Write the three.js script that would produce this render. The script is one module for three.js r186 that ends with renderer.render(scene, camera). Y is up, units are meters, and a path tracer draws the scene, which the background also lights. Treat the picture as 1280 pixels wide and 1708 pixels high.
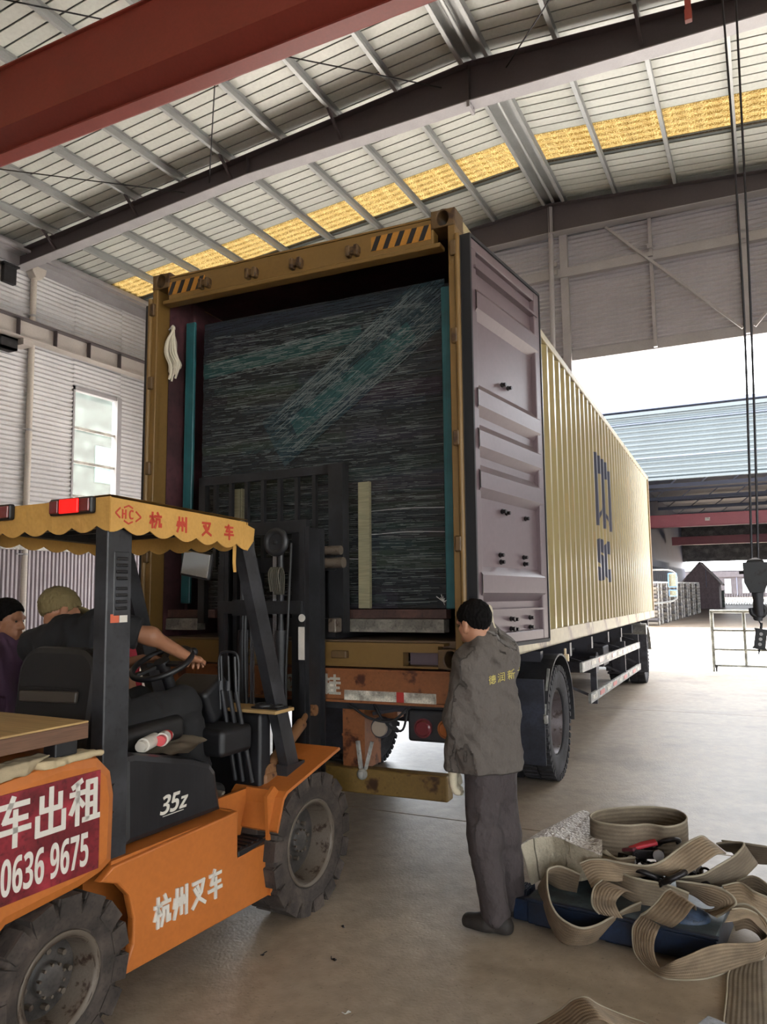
import * as THREE from 'three';
import { mergeGeometries, mergeVertices } from 'three/addons/utils/BufferGeometryUtils.js';
import { RoundedBoxGeometry } from 'three/addons/geometries/RoundedBoxGeometry.js';
import { TextGeometry } from 'three/addons/geometries/TextGeometry.js';
import { FontLoader } from 'three/addons/loaders/FontLoader.js';
import { RectAreaLightUniformsLib } from 'three/addons/lights/RectAreaLightUniformsLib.js';

// ---------------------------------------------------------------- camera, sky, exposure
const scene = new THREE.Scene();
const R = (d) => d * Math.PI / 180;
const camera = new THREE.PerspectiveCamera(67.69, 1280 / 1708, 0.05, 600);
camera.position.set(0, 1.72, 0);
camera.rotation.order = 'YXZ';
camera.rotation.set(R(5.837), R(26.423), R(-0.771));
const renderer = new THREE.WebGLRenderer({ antialias: true });
renderer.toneMapping = THREE.LinearToneMapping;
renderer.toneMappingExposure = 1.36;
renderer.shadowMap.enabled = true;
RectAreaLightUniformsLib.init();
scene.background = new THREE.Color().setRGB(8.0, 8.3, 8.7);      // bright hazy sky
const sun = new THREE.DirectionalLight('#fff4ec', 66);           // sun through haze, high over the left side of the hall: it reaches the yard, not the floor inside
sun.position.set(-34, 60, -12); sun.target.position.set(0, 0, -16); sun.castShadow = true; sun.shadow.radius = 12; sun.shadow.mapSize.set(2048, 2048);
Object.assign(sun.shadow.camera, { left: -60, right: 60, top: 70, bottom: -70, near: 1, far: 200 }); scene.add(sun, sun.target);

// ---------------------------------------------------------------- helpers
const V = (x, y, z) => new THREE.Vector3(x, y, z);
let seedState = 12345;
const rnd = () => { seedState = (seedState + 0x6d2b79f5) | 0; let t = Math.imul(seedState ^ (seedState >>> 15), 1 | seedState); t = (t + Math.imul(t ^ (t >>> 7), 61 | t)) ^ t; return ((t ^ (t >>> 14)) >>> 0) / 4294967296; };
const rr = (a, b) => a + (b - a) * rnd();
const clamp = (x, a, b) => Math.min(b, Math.max(a, x));
const mix = (a, b, t) => a + (b - a) * t;
const hash = (x, y, s) => { let h = Math.imul(x | 0, 374761393) ^ Math.imul(y | 0, 668265263) ^ Math.imul(s | 0, 2147483647 ^ 0x5bd1e995); h = Math.imul(h ^ (h >>> 13), 1274126177); return ((h ^ (h >>> 16)) >>> 0) / 4294967296; };
function vn(x, y, px, py, s) {                                     // tiling value noise
  const xi = Math.floor(x), yi = Math.floor(y), fx = x - xi, fy = y - yi, u = fx * fx * (3 - 2 * fx), v = fy * fy * (3 - 2 * fy);
  const m = (a, n) => ((a % n) + n) % n;
  const a = hash(m(xi, px), m(yi, py), s), b = hash(m(xi + 1, px), m(yi, py), s), c = hash(m(xi, px), m(yi + 1, py), s), d = hash(m(xi + 1, px), m(yi + 1, py), s);
  return mix(mix(a, b, u), mix(c, d, u), v);
}
function fbm(u, v, fx, fy, s, oct = 4) { let r = 0, a = 0.5, t = 0; for (let i = 0; i < oct; i++) { r += a * vn(u * fx, v * fy, fx, fy, s + i * 17); t += a; a *= 0.5; fx *= 2; fy *= 2; } return r / t; }
function noise3(x, y, z) { const s = (i) => vn(x, y, 4096, 4096, i); const zi = Math.floor(z), f = z - zi; return mix(s(zi + 100), s(zi + 101), f * f * (3 - 2 * f)); }
function dataTex(w, h, fn, srgb = true) {
  const d = new Uint8Array(w * h * 4);
  for (let j = 0; j < h; j++) for (let i = 0; i < w; i++) { const c = fn(i / w, j / h), k = (j * w + i) * 4; d[k] = clamp(c[0], 0, 1) * 255; d[k + 1] = clamp(c[1], 0, 1) * 255; d[k + 2] = clamp(c[2], 0, 1) * 255; d[k + 3] = 255; }
  const t = new THREE.DataTexture(d, w, h); t.wrapS = t.wrapT = THREE.RepeatWrapping; t.magFilter = THREE.LinearFilter; t.minFilter = THREE.LinearMipmapLinearFilter; t.generateMipmaps = true;
  if (srgb) t.colorSpace = THREE.SRGBColorSpace; t.needsUpdate = true; return t;
}
const grey = (g) => [g, g, g];
const sized = (t, sx, sy = sx) => { const c = t.clone(); c.repeat.set(1 / sx, 1 / sy); c.needsUpdate = true; return c; };
const TX = {};
TX.grain = dataTex(512, 512, (u, v) => grey(0.82 + 0.18 * fbm(u, v, 64, 64, 3, 3)));
TX.soft = dataTex(512, 512, (u, v) => grey(0.86 + 0.1 * fbm(u, v, 5, 5, 13, 4) + 0.06 * fbm(u, v, 90, 90, 19, 2)));
TX.dirt = dataTex(512, 512, (u, v) => { const a = fbm(u, v, 6, 6, 11, 5), b = fbm(u, v, 40, 40, 29, 3); return grey(0.66 + 0.34 * clamp((a - 0.3) * 2.2, 0, 1) - 0.14 * Math.pow(b, 4) * 3); });
TX.streak = dataTex(512, 512, (u, v) => { const a = fbm(u, v, 90, 3, 41, 3), b = fbm(u, v, 8, 8, 47, 4); return grey(0.7 + 0.3 * clamp(a * 0.6 + b * 0.75 - 0.1, 0, 1)); });
TX.rust = dataTex(512, 512, (u, v) => { const a = fbm(u, v, 9, 9, 61, 5), b = fbm(u, v, 60, 60, 67, 3), k = clamp((a - 0.55) * 6 + (b - 0.5), 0, 1); return [mix(1, 0.52, k) * (0.86 + 0.14 * b), mix(1, 0.4, k) * (0.86 + 0.14 * b), mix(1, 0.33, k) * (0.86 + 0.14 * b)]; });
TX.wood = dataTex(512, 512, (u, v) => { const a = fbm(u, v, 4, 80, 71, 4), b = fbm(u, v, 3, 3, 73, 3); const g = 0.74 + 0.26 * a; return [g, g * (0.94 + 0.06 * b), g * (0.86 + 0.1 * b)]; });
TX.web = dataTex(128, 256, (u, v) => { const s = 0.5 + 0.5 * Math.cos(v * Math.PI * 2 * 8), w = fbm(u, v, 64, 64, 81, 2), d = fbm(u, v, 3, 2, 83, 3); const g = (0.82 + 0.07 * s + 0.12 * w) * (0.76 + 0.3 * d); return [g, g * 0.985, g * 0.95]; });
TX.webBump = dataTex(128, 256, (u, v) => grey(0.5 + 0.4 * Math.cos(v * Math.PI * 2 * 8) + 0.1 * Math.cos(u * 6.28 * 32)), false);
TX.floor = dataTex(2048, 2048, (u, v) => {
  const a = fbm(u, v, 5, 5, 91, 6), b = fbm(u, v, 120, 120, 97, 3), c = fbm(u, v, 14, 14, 103, 5), e = fbm(u, v, 9, 30, 107, 4), f = fbm(u, v, 700, 700, 109, 1);
  const stain = clamp((c - 0.6) * 5, 0, 1) * 0.12, dust = clamp((a - 0.42) * 3.2, 0, 1), speck = f > 0.93 ? 0.14 : 0, scuff = clamp((e - 0.66) * 6, 0, 1) * 0.06;
  const g = 0.80 + 0.16 * (b - 0.5) - stain - speck - scuff;
  return [g * mix(1.0, 0.97, dust), g * mix(0.985, 0.92, dust), g * mix(0.96, 0.86, dust)];
});
TX.floorBump = dataTex(512, 512, (u, v) => grey(fbm(u, v, 90, 90, 113, 4)), false);
TX.cloth = dataTex(256, 256, (u, v) => grey(0.84 + 0.16 * fbm(u, v, 100, 100, 121, 2) * (0.9 + 0.1 * Math.cos(u * 6.28 * 60))));
TX.fold = dataTex(512, 512, (u, v) => grey(fbm(u + 0.05 * fbm(u, v, 4, 4, 5, 2), v, 7, 5, 131, 4)), false);

function mat(color, o = {}) {
  const m = new THREE.MeshPhysicalMaterial({ roughness: o.rough ?? 0.6, metalness: o.metal ?? 0 });
  if (Array.isArray(color)) m.color.setRGB(...color); else m.color.set(color);
  if (o.tex) m.map = sized(TX[o.tex], o.size ?? 1, o.sizeY ?? o.size ?? 1);
  if (o.bump) { m.bumpMap = sized(TX[o.bump], o.bumpSize ?? 1); m.bumpScale = o.bumpScale ?? 0.002; }
  if (o.emissive) { m.emissive.set(o.emissive); m.emissiveIntensity = o.power ?? 1; }
  if (o.coat) { m.clearcoat = o.coat; m.clearcoatRoughness = o.coatRough ?? 0.2; }
  if (o.spec !== undefined) m.specularIntensity = o.spec;
  m.side = THREE.DoubleSide;
  return m;
}
// ---- geometry
function uvm(g) {                                                  // uv in metres from the dominant axis of each normal
  const p = g.attributes.position, n = g.attributes.normal, uv = new Float32Array(p.count * 2);
  for (let i = 0; i < p.count; i++) {
    const ax = Math.abs(n.getX(i)), ay = Math.abs(n.getY(i)), az = Math.abs(n.getZ(i));
    let a, b; if (ax >= ay && ax >= az) { a = p.getZ(i); b = p.getY(i); } else if (ay >= az) { a = p.getX(i); b = p.getZ(i); } else { a = p.getX(i); b = p.getY(i); }
    uv[2 * i] = a; uv[2 * i + 1] = b;
  }
  g.setAttribute('uv', new THREE.BufferAttribute(uv, 2)); return g;
}
const flatg = (g) => { const r = g.index ? g.toNonIndexed() : g; for (const k of Object.keys(r.attributes)) if (!['position', 'normal', 'uv'].includes(k)) r.deleteAttribute(k); if (!r.attributes.normal) r.computeVertexNormals(); if (!r.attributes.uv) r.setAttribute('uv', new THREE.BufferAttribute(new Float32Array(r.attributes.position.count * 2), 2)); return r; };
function merge(list) { return list.length === 1 ? list[0] : mergeGeometries(list.map(flatg)); }
const place = (g, x = 0, y = 0, z = 0, rx = 0, ry = 0, rz = 0) => { if (rx || ry || rz) g.applyMatrix4(new THREE.Matrix4().makeRotationFromEuler(new THREE.Euler(rx, ry, rz, 'YXZ'))); g.translate(x, y, z); return g; };
const bx = (w, h, d, x, y, z, rx, ry, rz) => place(new THREE.BoxGeometry(w, h, d), x, y, z, rx, ry, rz);
const rb = (w, h, d, r, x, y, z, rx, ry, rz, s = 2) => place(new RoundedBoxGeometry(w, h, d, s, Math.min(r, w / 2.01, h / 2.01, d / 2.01)), x, y, z, rx, ry, rz);
const b2 = (x0, x1, y0, y1, z0, z1) => bx(Math.abs(x1 - x0), Math.abs(y1 - y0), Math.abs(z1 - z0), (x0 + x1) / 2, (y0 + y1) / 2, (z0 + z1) / 2);
function cyl(r1, r2, h, x, y, z, axis = 'y', seg = 24, open = false) { const g = new THREE.CylinderGeometry(r1, r2, h, seg, 1, open); if (axis === 'x') g.rotateZ(-Math.PI / 2); if (axis === 'z') g.rotateX(Math.PI / 2); g.translate(x, y, z); return g; }
function along(g, a, b, up = V(0, 1, 0)) {                         // g built along +z with unit placement at the middle
  const d = b.clone().sub(a), z = d.clone().normalize(); let x = new THREE.Vector3().crossVectors(up, z); if (x.lengthSq() < 1e-6) x = V(1, 0, 0); x.normalize(); const y = new THREE.Vector3().crossVectors(z, x);
  g.applyMatrix4(new THREE.Matrix4().makeBasis(x, y, z)); g.translate((a.x + b.x) / 2, (a.y + b.y) / 2, (a.z + b.z) / 2); return g;
}
const bar = (a, b, w, h = w, up) => along(new THREE.BoxGeometry(w, h, a.distanceTo(b)), a, b, up);
const rod = (a, b, r, r2 = r, seg = 12) => along(new THREE.CylinderGeometry(r2, r, a.distanceTo(b), seg).rotateX(Math.PI / 2), a, b);
const tube = (pts, r, seg = 40, rs = 8, closed = false) => new THREE.TubeGeometry(new THREE.CatmullRomCurve3(pts.map((p) => p.isVector3 ? p : V(...p)), closed), seg, r, rs, closed);
function prism(pts, depth, axis, at, bevel = 0, holes = []) {      // outline in the plane across axis: x -> (z, y), y -> (x, z), z -> (x, y); grows along +axis from at
  const s = new THREE.Shape(pts.map((p) => new THREE.Vector2(p[0], p[1])));
  for (const h of holes) s.holes.push(h.isPath ? h : new THREE.Path(h.map((p) => new THREE.Vector2(p[0], p[1]))));
  const g = new THREE.ExtrudeGeometry(s, { depth: depth - 2 * bevel, bevelEnabled: bevel > 0, bevelThickness: bevel, bevelSize: bevel, bevelOffset: -bevel, bevelSegments: 2, curveSegments: 16 });
  g.translate(0, 0, bevel);
  if (axis === 'x') g.applyMatrix4(new THREE.Matrix4().makeBasis(V(0, 0, 1), V(0, 1, 0), V(1, 0, 0)));
  if (axis === 'y') g.applyMatrix4(new THREE.Matrix4().makeBasis(V(1, 0, 0), V(0, 0, 1), V(0, 1, 0)));
  if (axis === 'x' || axis === 'y') { const ix = g.index; const p = g.attributes.position, n = g.attributes.normal; const flip = (arr, sz) => { for (let i = 0; i < p.count; i += 3) for (let k = 0; k < sz; k++) { const a = arr[(i + 1) * sz + k]; arr[(i + 1) * sz + k] = arr[(i + 2) * sz + k]; arr[(i + 2) * sz + k] = a; } }; if (!ix) { flip(p.array, 3); flip(n.array, 3); flip(g.attributes.uv.array, 2); } }
  if (axis === 'x') g.translate(at, 0, 0); else if (axis === 'y') g.translate(0, at, 0); else g.translate(0, 0, at);
  return g;
}
const lathe = (pts, seg = 48) => new THREE.LatheGeometry(pts.map((p) => new THREE.Vector2(p[0], p[1])), seg);
function sheet(profile, len, dirs, at) {                           // a folded sheet: profile [[a,b]..] extruded along len; dirs = [A, B, L] unit vectors
  const pos = [], idx = []; const [A, B, L] = dirs;
  profile.forEach(([a, b]) => { for (const t of [0, len]) pos.push(at.x + A.x * a + B.x * b + L.x * t, at.y + A.y * a + B.y * b + L.y * t, at.z + A.z * a + B.z * b + L.z * t); });
  for (let i = 0; i + 1 < profile.length; i++) { const k = 2 * i; idx.push(k, k + 1, k + 3, k, k + 3, k + 2); }
  const g = new THREE.BufferGeometry(); g.setAttribute('position', new THREE.Float32BufferAttribute(pos, 3)); g.setIndex(idx); const r = g.toNonIndexed(); r.computeVertexNormals(); return r;
}
function trap(from, to, pitch, depth, f = [0.3, 0.2, 0.3, 0.2]) {  // trapezoid corrugation profile
  const out = []; let a = from;
  while (a < to - 1e-6) { let t = a; out.push([t, 0]); t += pitch * f[0]; out.push([Math.min(t, to), 0]); t += pitch * f[1]; if (t < to) out.push([t, depth]); t += pitch * f[2]; if (t < to) out.push([t, depth]); a += pitch; }
  out.push([to, 0]); return out;
}
function wave(from, to, pitch, depth, n = 6) { const out = []; const k = Math.round((to - from) / pitch * n); for (let i = 0; i <= k; i++) { const a = mix(from, to, i / k); out.push([a, depth * 0.5 * (1 - Math.cos((a - from) / pitch * Math.PI * 2))]); } return out; }
function ribbonGeo(A, B, th = 0.008, n = 90, closed = false, wmin = 0, wmax = 9) {   // webbing between two edge curves
  const a0 = A.map((p) => V(...p)), b0 = B.map((p, i) => { const d = V(...p).sub(a0[i]); const l = d.length(); return a0[i].clone().add(d.multiplyScalar(clamp(l, wmin, wmax) / l)); });
  const ca = new THREE.CatmullRomCurve3(a0, closed, 'centripetal'), cb = new THREE.CatmullRomCurve3(b0, closed, 'centripetal');
  const pos = [], uv = [], idx = [], m = 4; let s = 0, last = null; const rows = [];
  for (let i = 0; i <= n; i++) { const t = i / n, a = ca.getPoint(t), b = cb.getPoint(t); const c = a.clone().add(b).multiplyScalar(0.5); if (last) s += c.distanceTo(last); last = c; rows.push([a, b, s]); }
  for (let i = 0; i <= n; i++) {
    const [a, b, d] = rows[i], pv = rows[Math.max(0, i - 1)], nx = rows[Math.min(n, i + 1)];
    const tan = nx[0].clone().add(nx[1]).sub(pv[0]).sub(pv[1]).normalize(), nor = new THREE.Vector3().crossVectors(tan, b.clone().sub(a).normalize()).normalize().multiplyScalar(th / 2);
    for (const sgn of [1, -1]) for (let k = 0; k <= m; k++) { const q = a.clone().lerp(b, sgn > 0 ? k / m : 1 - k / m).addScaledVector(nor, sgn * (k === 0 || k === m ? 0.55 : 1)); pos.push(q.x, q.y, q.z); uv.push(d * 4, sgn > 0 ? k / m : 1 - k / m); }
  }
  const w = 2 * (m + 1);
  for (let i = 0; i < n; i++) for (let k = 0; k < w; k++) { const p = i * w + k, q = i * w + (k + 1) % w; idx.push(p, q, q + w, p, q + w, p + w); }
  const g = new THREE.BufferGeometry(); g.setAttribute('position', new THREE.Float32BufferAttribute(pos, 3)); g.setAttribute('uv', new THREE.Float32BufferAttribute(uv, 2)); g.setIndex(idx); g.computeVertexNormals(); return g;
}
// ---- objects
const taken = {};
const numbered = (n) => { taken[n] = (taken[n] ?? -1) + 1; return taken[n] ? n + '_' + String(taken[n]).padStart(3, '0') : n; };
function part(name, geos, m, parent, keepUV = false) {
  let g = merge(Array.isArray(geos) ? geos : [geos]); if (!g.attributes.normal) g.computeVertexNormals(); if (!keepUV) uvm(g);
  const o = new THREE.Mesh(g, m); o.name = name; o.castShadow = o.receiveShadow = true; parent.add(o); return o;
}
const parts = (name, geos, m, parent) => geos.map((g) => part(name, g, m, parent));
function thing(name, label, category, pos = [0, 0, 0], turn = 0, group) { const o = new THREE.Group(); o.name = numbered(name); o.position.set(...pos); o.rotation.order = 'YXZ'; o.rotation.y = turn; o.userData = { label, category }; if (group) o.userData.group = group; scene.add(o); return o; }
function single(name, geos, m, label, category, group, keepUV) { const o = part(numbered(name), geos, m, scene, keepUV); o.userData = { label, category }; if (group) o.userData.group = group; return o; }
function struct(name) { const o = new THREE.Group(); o.name = name; o.userData = { kind: 'structure' }; scene.add(o); return o; }
function piece(name, mesh, parent, x, y, z, rx = 0, ry = 0, rz = 0) { const o = new THREE.Mesh(mesh.geometry ?? mesh[0], mesh.material ?? mesh[1]); o.name = name; o.position.set(x, y, z); o.rotation.set(rx, ry, rz, 'YXZ'); o.castShadow = o.receiveShadow = true; parent.add(o); return o; }

// ---- strokes of the characters that are written on things, on a 100 x 100 field
const GLYPH = {
  hang: [[5, 30, 42, 30], [24, 5, 24, 97], [24, 36, 5, 70], [26, 42, 40, 60], [66, 4, 74, 18], [46, 26, 97, 26], [58, 44, 58, 66, 46, 96], [58, 44, 84, 44, 84, 88, 97, 88, 97, 74]],
  zhou: [[12, 36, 6, 60], [24, 5, 24, 60, 8, 97], [37, 38, 45, 58], [54, 8, 54, 90], [66, 36, 75, 58], [88, 5, 88, 97]],
  cha: [[12, 14, 86, 14, 70, 52, 12, 96], [22, 34, 56, 72, 96, 94], [42, 28, 54, 48]],
  che: [[12, 16, 90, 16], [46, 2, 22, 46, 86, 46], [5, 68, 96, 68], [54, 30, 54, 99]],
  chu: [[50, 3, 50, 92], [20, 18, 20, 46, 80, 46, 80, 18], [8, 58, 8, 94, 92, 94, 92, 58]],
  zu: [[36, 4, 10, 14], [3, 30, 46, 30], [25, 10, 25, 97], [25, 36, 4, 70], [27, 42, 44, 58], [60, 10, 60, 90], [60, 10, 88, 10, 88, 90], [60, 36, 88, 36], [60, 62, 88, 62], [48, 92, 100, 92]],
  de: [[24, 4, 6, 24], [26, 26, 4, 50], [17, 42, 17, 97], [36, 16, 96, 16], [66, 3, 66, 26], [40, 28, 94, 28, 94, 46, 40, 46, 40, 28], [58, 28, 58, 46], [76, 28, 76, 46], [36, 56, 98, 56], [40, 68, 34, 88], [52, 66, 52, 92, 80, 92, 82, 80], [66, 64, 72, 76], [88, 66, 97, 84]],
  run: [[8, 8, 18, 18], [3, 34, 14, 44], [4, 94, 20, 60], [36, 3, 42, 13], [32, 22, 32, 97], [48, 12, 92, 12, 92, 92, 82, 92], [44, 34, 80, 34], [46, 56, 78, 56], [42, 80, 82, 80], [62, 34, 62, 80]],
  xin: [[26, 3, 30, 12], [6, 16, 52, 16], [16, 22, 22, 36], [42, 22, 34, 36], [4, 40, 54, 40], [8, 58, 52, 58], [30, 40, 30, 97], [22, 66, 8, 84], [38, 66, 50, 82], [90, 6, 62, 16, 62, 60, 54, 96], [62, 44, 98, 44], [82, 44, 82, 98]],
  cai: [[4, 30, 46, 30], [26, 5, 26, 97], [26, 36, 5, 70], [28, 42, 44, 58], [52, 30, 97, 30], [80, 5, 80, 92, 68, 90], [78, 34, 50, 78]],
  gua: [[6, 26, 38, 26], [24, 4, 24, 92, 14, 88], [4, 62, 38, 50], [48, 22, 94, 22], [70, 6, 70, 42], [44, 42, 98, 42], [50, 66, 92, 66], [70, 50, 70, 92], [42, 92, 98, 92]],
};
function glyph(name, size, w = 0.1, depth = 0.004, sx = 1) {       // upright in x, y with the front to +z, lower left at the origin
  const out = [], t = w * size;
  for (const s of GLYPH[name]) for (let i = 0; i + 3 < s.length; i += 2) {
    const a = V(s[i] / 100 * size * sx, (1 - s[i + 1] / 100) * size, 0), b = V(s[i + 2] / 100 * size * sx, (1 - s[i + 3] / 100) * size, 0), l = a.distanceTo(b), an = Math.atan2(b.y - a.y, b.x - a.x);
    out.push(place(new THREE.BoxGeometry(l + t * 0.8, t, depth), (a.x + b.x) / 2, (a.y + b.y) / 2, depth / 2 + i * 2e-5, 0, 0, an));
  }
  return merge(out);
}
const font = await new FontLoader().loadAsync('fonts/droid/droid_sans_bold.typeface.json');
function words(t, size, depth = 0.003, sx = 1) { const g = new TextGeometry(t, { font, size, depth, curveSegments: 4 }); g.scale(sx, 1, 1); return g; }

// ---- smooth bodies: a distance field meshed by surface nets
const cap = (a, b, ra, rb = ra) => { const ax = a.x, ay = a.y, az = a.z, dx = b.x - ax, dy = b.y - ay, dz = b.z - az, q = 1 / (dx * dx + dy * dy + dz * dz + 1e-9), e = Math.max(ra, rb); return { f: (x, y, z) => { const px = x - ax, py = y - ay, pz = z - az; let t = (px * dx + py * dy + pz * dz) * q; t = t < 0 ? 0 : t > 1 ? 1 : t; const ex = px - dx * t, ey = py - dy * t, ez = pz - dz * t; return Math.sqrt(ex * ex + ey * ey + ez * ez) - (ra + (rb - ra) * t); }, lo: [Math.min(ax, b.x) - e, Math.min(ay, b.y) - e, Math.min(az, b.z) - e], hi: [Math.max(ax, b.x) + e, Math.max(ay, b.y) + e, Math.max(az, b.z) + e] }; };
const ell = (c, r, B = [V(1, 0, 0), V(0, 1, 0), V(0, 0, 1)]) => { const [bx_, by_, bz_] = B, m = Math.max(...r); return { f: (x, y, z) => { const X = x - c.x, Y = y - c.y, Z = z - c.z, a = (X * bx_.x + Y * bx_.y + Z * bx_.z) / r[0], b = (X * by_.x + Y * by_.y + Z * by_.z) / r[1], d = (X * bz_.x + Y * bz_.y + Z * bz_.z) / r[2], k0 = Math.sqrt(a * a + b * b + d * d), k1 = Math.sqrt(a * a / r[0] / r[0] + b * b / r[1] / r[1] + d * d / r[2] / r[2]); return k1 < 1e-9 ? -m : k0 * (k0 - 1) / k1; }, lo: [c.x - m, c.y - m, c.z - m], hi: [c.x + m, c.y + m, c.z + m] }; };
const smin = (a, b, k) => { const h = Math.max(k - Math.abs(a - b), 0) / k; return Math.min(a, b) - h * h * k * 0.25; };
function blob(prims, cell, k = 0.03, post) {
  const lo = [1e9, 1e9, 1e9], hi = [-1e9, -1e9, -1e9]; for (const p of prims) for (let i = 0; i < 3; i++) { lo[i] = Math.min(lo[i], p.lo[i] - 3 * cell - k * 0.5); hi[i] = Math.max(hi[i], p.hi[i] + 3 * cell + k * 0.5); }
  const n = [0, 1, 2].map((i) => Math.ceil((hi[i] - lo[i]) / cell) + 1), [nx, ny, nz] = n, F = new Float32Array(nx * ny * nz).fill(1);
  for (const p of prims) {
    const a = [0, 1, 2].map((i) => Math.max(0, Math.floor((p.lo[i] - lo[i] - k - 2 * cell) / cell))), b = [0, 1, 2].map((i) => Math.min(n[i] - 1, Math.ceil((p.hi[i] - lo[i] + k + 2 * cell) / cell)));
    for (let z = a[2]; z <= b[2]; z++) for (let y = a[1]; y <= b[1]; y++) for (let x = a[0]; x <= b[0]; x++) { const i = (z * ny + y) * nx + x; const d = p.f(lo[0] + x * cell, lo[1] + y * cell, lo[2] + z * cell); F[i] = F[i] === 1 ? d : smin(F[i], d, k); }
  }
  if (post) for (let z = 0; z < nz; z++) for (let y = 0; y < ny; y++) for (let x = 0; x < nx; x++) { const i = (z * ny + y) * nx + x; if (F[i] < 0.1) F[i] = post(F[i], lo[0] + x * cell, lo[1] + y * cell, lo[2] + z * cell); }
  const id = new Int32Array(nx * ny * nz).fill(-1), pos = [], idx = [];
  const at = (x, y, z) => (z * ny + y) * nx + x;
  for (let z = 0; z < nz - 1; z++) for (let y = 0; y < ny - 1; y++) for (let x = 0; x < nx - 1; x++) {
    let m = 0, c = 0, sx = 0, sy = 0, sz = 0; const v = [];
    for (let q = 0; q < 8; q++) { const f = F[at(x + (q & 1), y + (q >> 1 & 1), z + (q >> 2))]; v.push(f); if (f < 0) m |= 1 << q; }
    if (m === 0 || m === 255) continue;
    for (let q = 0; q < 8; q++) for (const s of [1, 2, 4]) if (!(q & s)) { const w = q | s; if ((v[q] < 0) !== (v[w] < 0)) { const t = v[q] / (v[q] - v[w]); sx += (q & 1) + (s === 1 ? t : 0); sy += (q >> 1 & 1) + (s === 2 ? t : 0); sz += (q >> 2) + (s === 4 ? t : 0); c++; } }
    id[at(x, y, z)] = pos.length / 3; pos.push(lo[0] + (x + sx / c) * cell, lo[1] + (y + sy / c) * cell, lo[2] + (z + sz / c) * cell);
  }
  const quad = (a, b, c, d, flip) => { if (a < 0 || b < 0 || c < 0 || d < 0) return; if (flip) idx.push(a, c, b, a, d, c); else idx.push(a, b, c, a, c, d); };
  for (let z = 1; z < nz - 1; z++) for (let y = 1; y < ny - 1; y++) for (let x = 1; x < nx - 1; x++) {
    const f0 = F[at(x, y, z)] < 0;
    if (f0 !== F[at(x + 1, y, z)] < 0) quad(id[at(x, y - 1, z - 1)], id[at(x, y, z - 1)], id[at(x, y, z)], id[at(x, y - 1, z)], !f0);
    if (f0 !== F[at(x, y + 1, z)] < 0) quad(id[at(x - 1, y, z - 1)], id[at(x - 1, y, z)], id[at(x, y, z)], id[at(x, y, z - 1)], !f0);
    if (f0 !== F[at(x, y, z + 1)] < 0) quad(id[at(x - 1, y - 1, z)], id[at(x, y - 1, z)], id[at(x, y, z)], id[at(x - 1, y, z)], !f0);
  }
  const g = new THREE.BufferGeometry(); g.setAttribute('position', new THREE.Float32BufferAttribute(pos, 3)); g.setIndex(idx); g.computeVertexNormals(); return g;
}
// ---------------------------------------------------------------- materials
const M = {
  floor: (() => { const m = mat('#b5a798', { rough: 0.44 }); m.map = sized(TX.floor, 7); m.bumpMap = sized(TX.floorBump, 1.1); m.bumpScale = 0.0015; return m; })(),
  yard: (() => { const m = mat('#d6d8d9', { rough: 0.8 }); m.map = sized(TX.floor, 9); return m; })(),
  roof: mat('#dfe2da', { rough: 0.45, tex: 'soft', size: 3.1 }), roofB: mat('#d8dcd4', { rough: 0.45, tex: 'soft', size: 2.3 }),
  roofSkin: mat('#6d7371', { rough: 0.6 }),
  purlin: mat('#b4b7b6', { rough: 0.45, metal: 0.35, tex: 'soft', size: 0.9 }),
  rafter: mat('#554e52', { rough: 0.5, tex: 'soft', size: 1.7 }),
  steelGrey: mat('#a9a7aa', { rough: 0.5, tex: 'soft', size: 1.1 }),
  clad: mat('#cfcfd1', { rough: 0.45, tex: 'soft', size: 2.4 }),
  cladEnd: mat('#b9b8bf', { rough: 0.5, tex: 'soft', size: 2.4 }),
  liner: mat('#b0a7ad', { rough: 0.5, tex: 'soft', size: 1.3 }),
  whitePaint: mat('#dedbd4', { rough: 0.5, tex: 'dirt', size: 0.8 }),
  pvc: mat('#d5cdc3', { rough: 0.4, tex: 'grain', size: 0.5 }),
  runway: mat('#bdb6b0', { rough: 0.5, tex: 'soft', size: 1.3 }),
  blackSteel: mat('#26262a', { rough: 0.5, tex: 'dirt', size: 0.6 }),
  craneRed: mat('#86362c', { rough: 0.5, tex: 'soft', size: 2.2 }),
  glass: new THREE.MeshPhysicalMaterial({ color: '#f1f1ee', roughness: 0.12, transmission: 1, thickness: 0, side: THREE.DoubleSide }),
  skylight: new THREE.MeshPhysicalMaterial({ color: '#6f6550', roughness: 1, transmission: 0.42, thickness: 0, side: THREE.DoubleSide }),
};
M.skylight.map = sized(dataTex(256, 256, (u, v) => { const a = fbm(u, v, 60, 60, 201, 3), b = fbm(u, v, 5, 5, 203, 3); const k = clamp((a - 0.42) * 4.5, 0, 1), g = 0.75 + 0.25 * b; return [g * mix(0.62, 1, k), g * mix(0.52, 0.98, k), g * mix(0.28, 0.84, k)]; }), 0.6);

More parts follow.
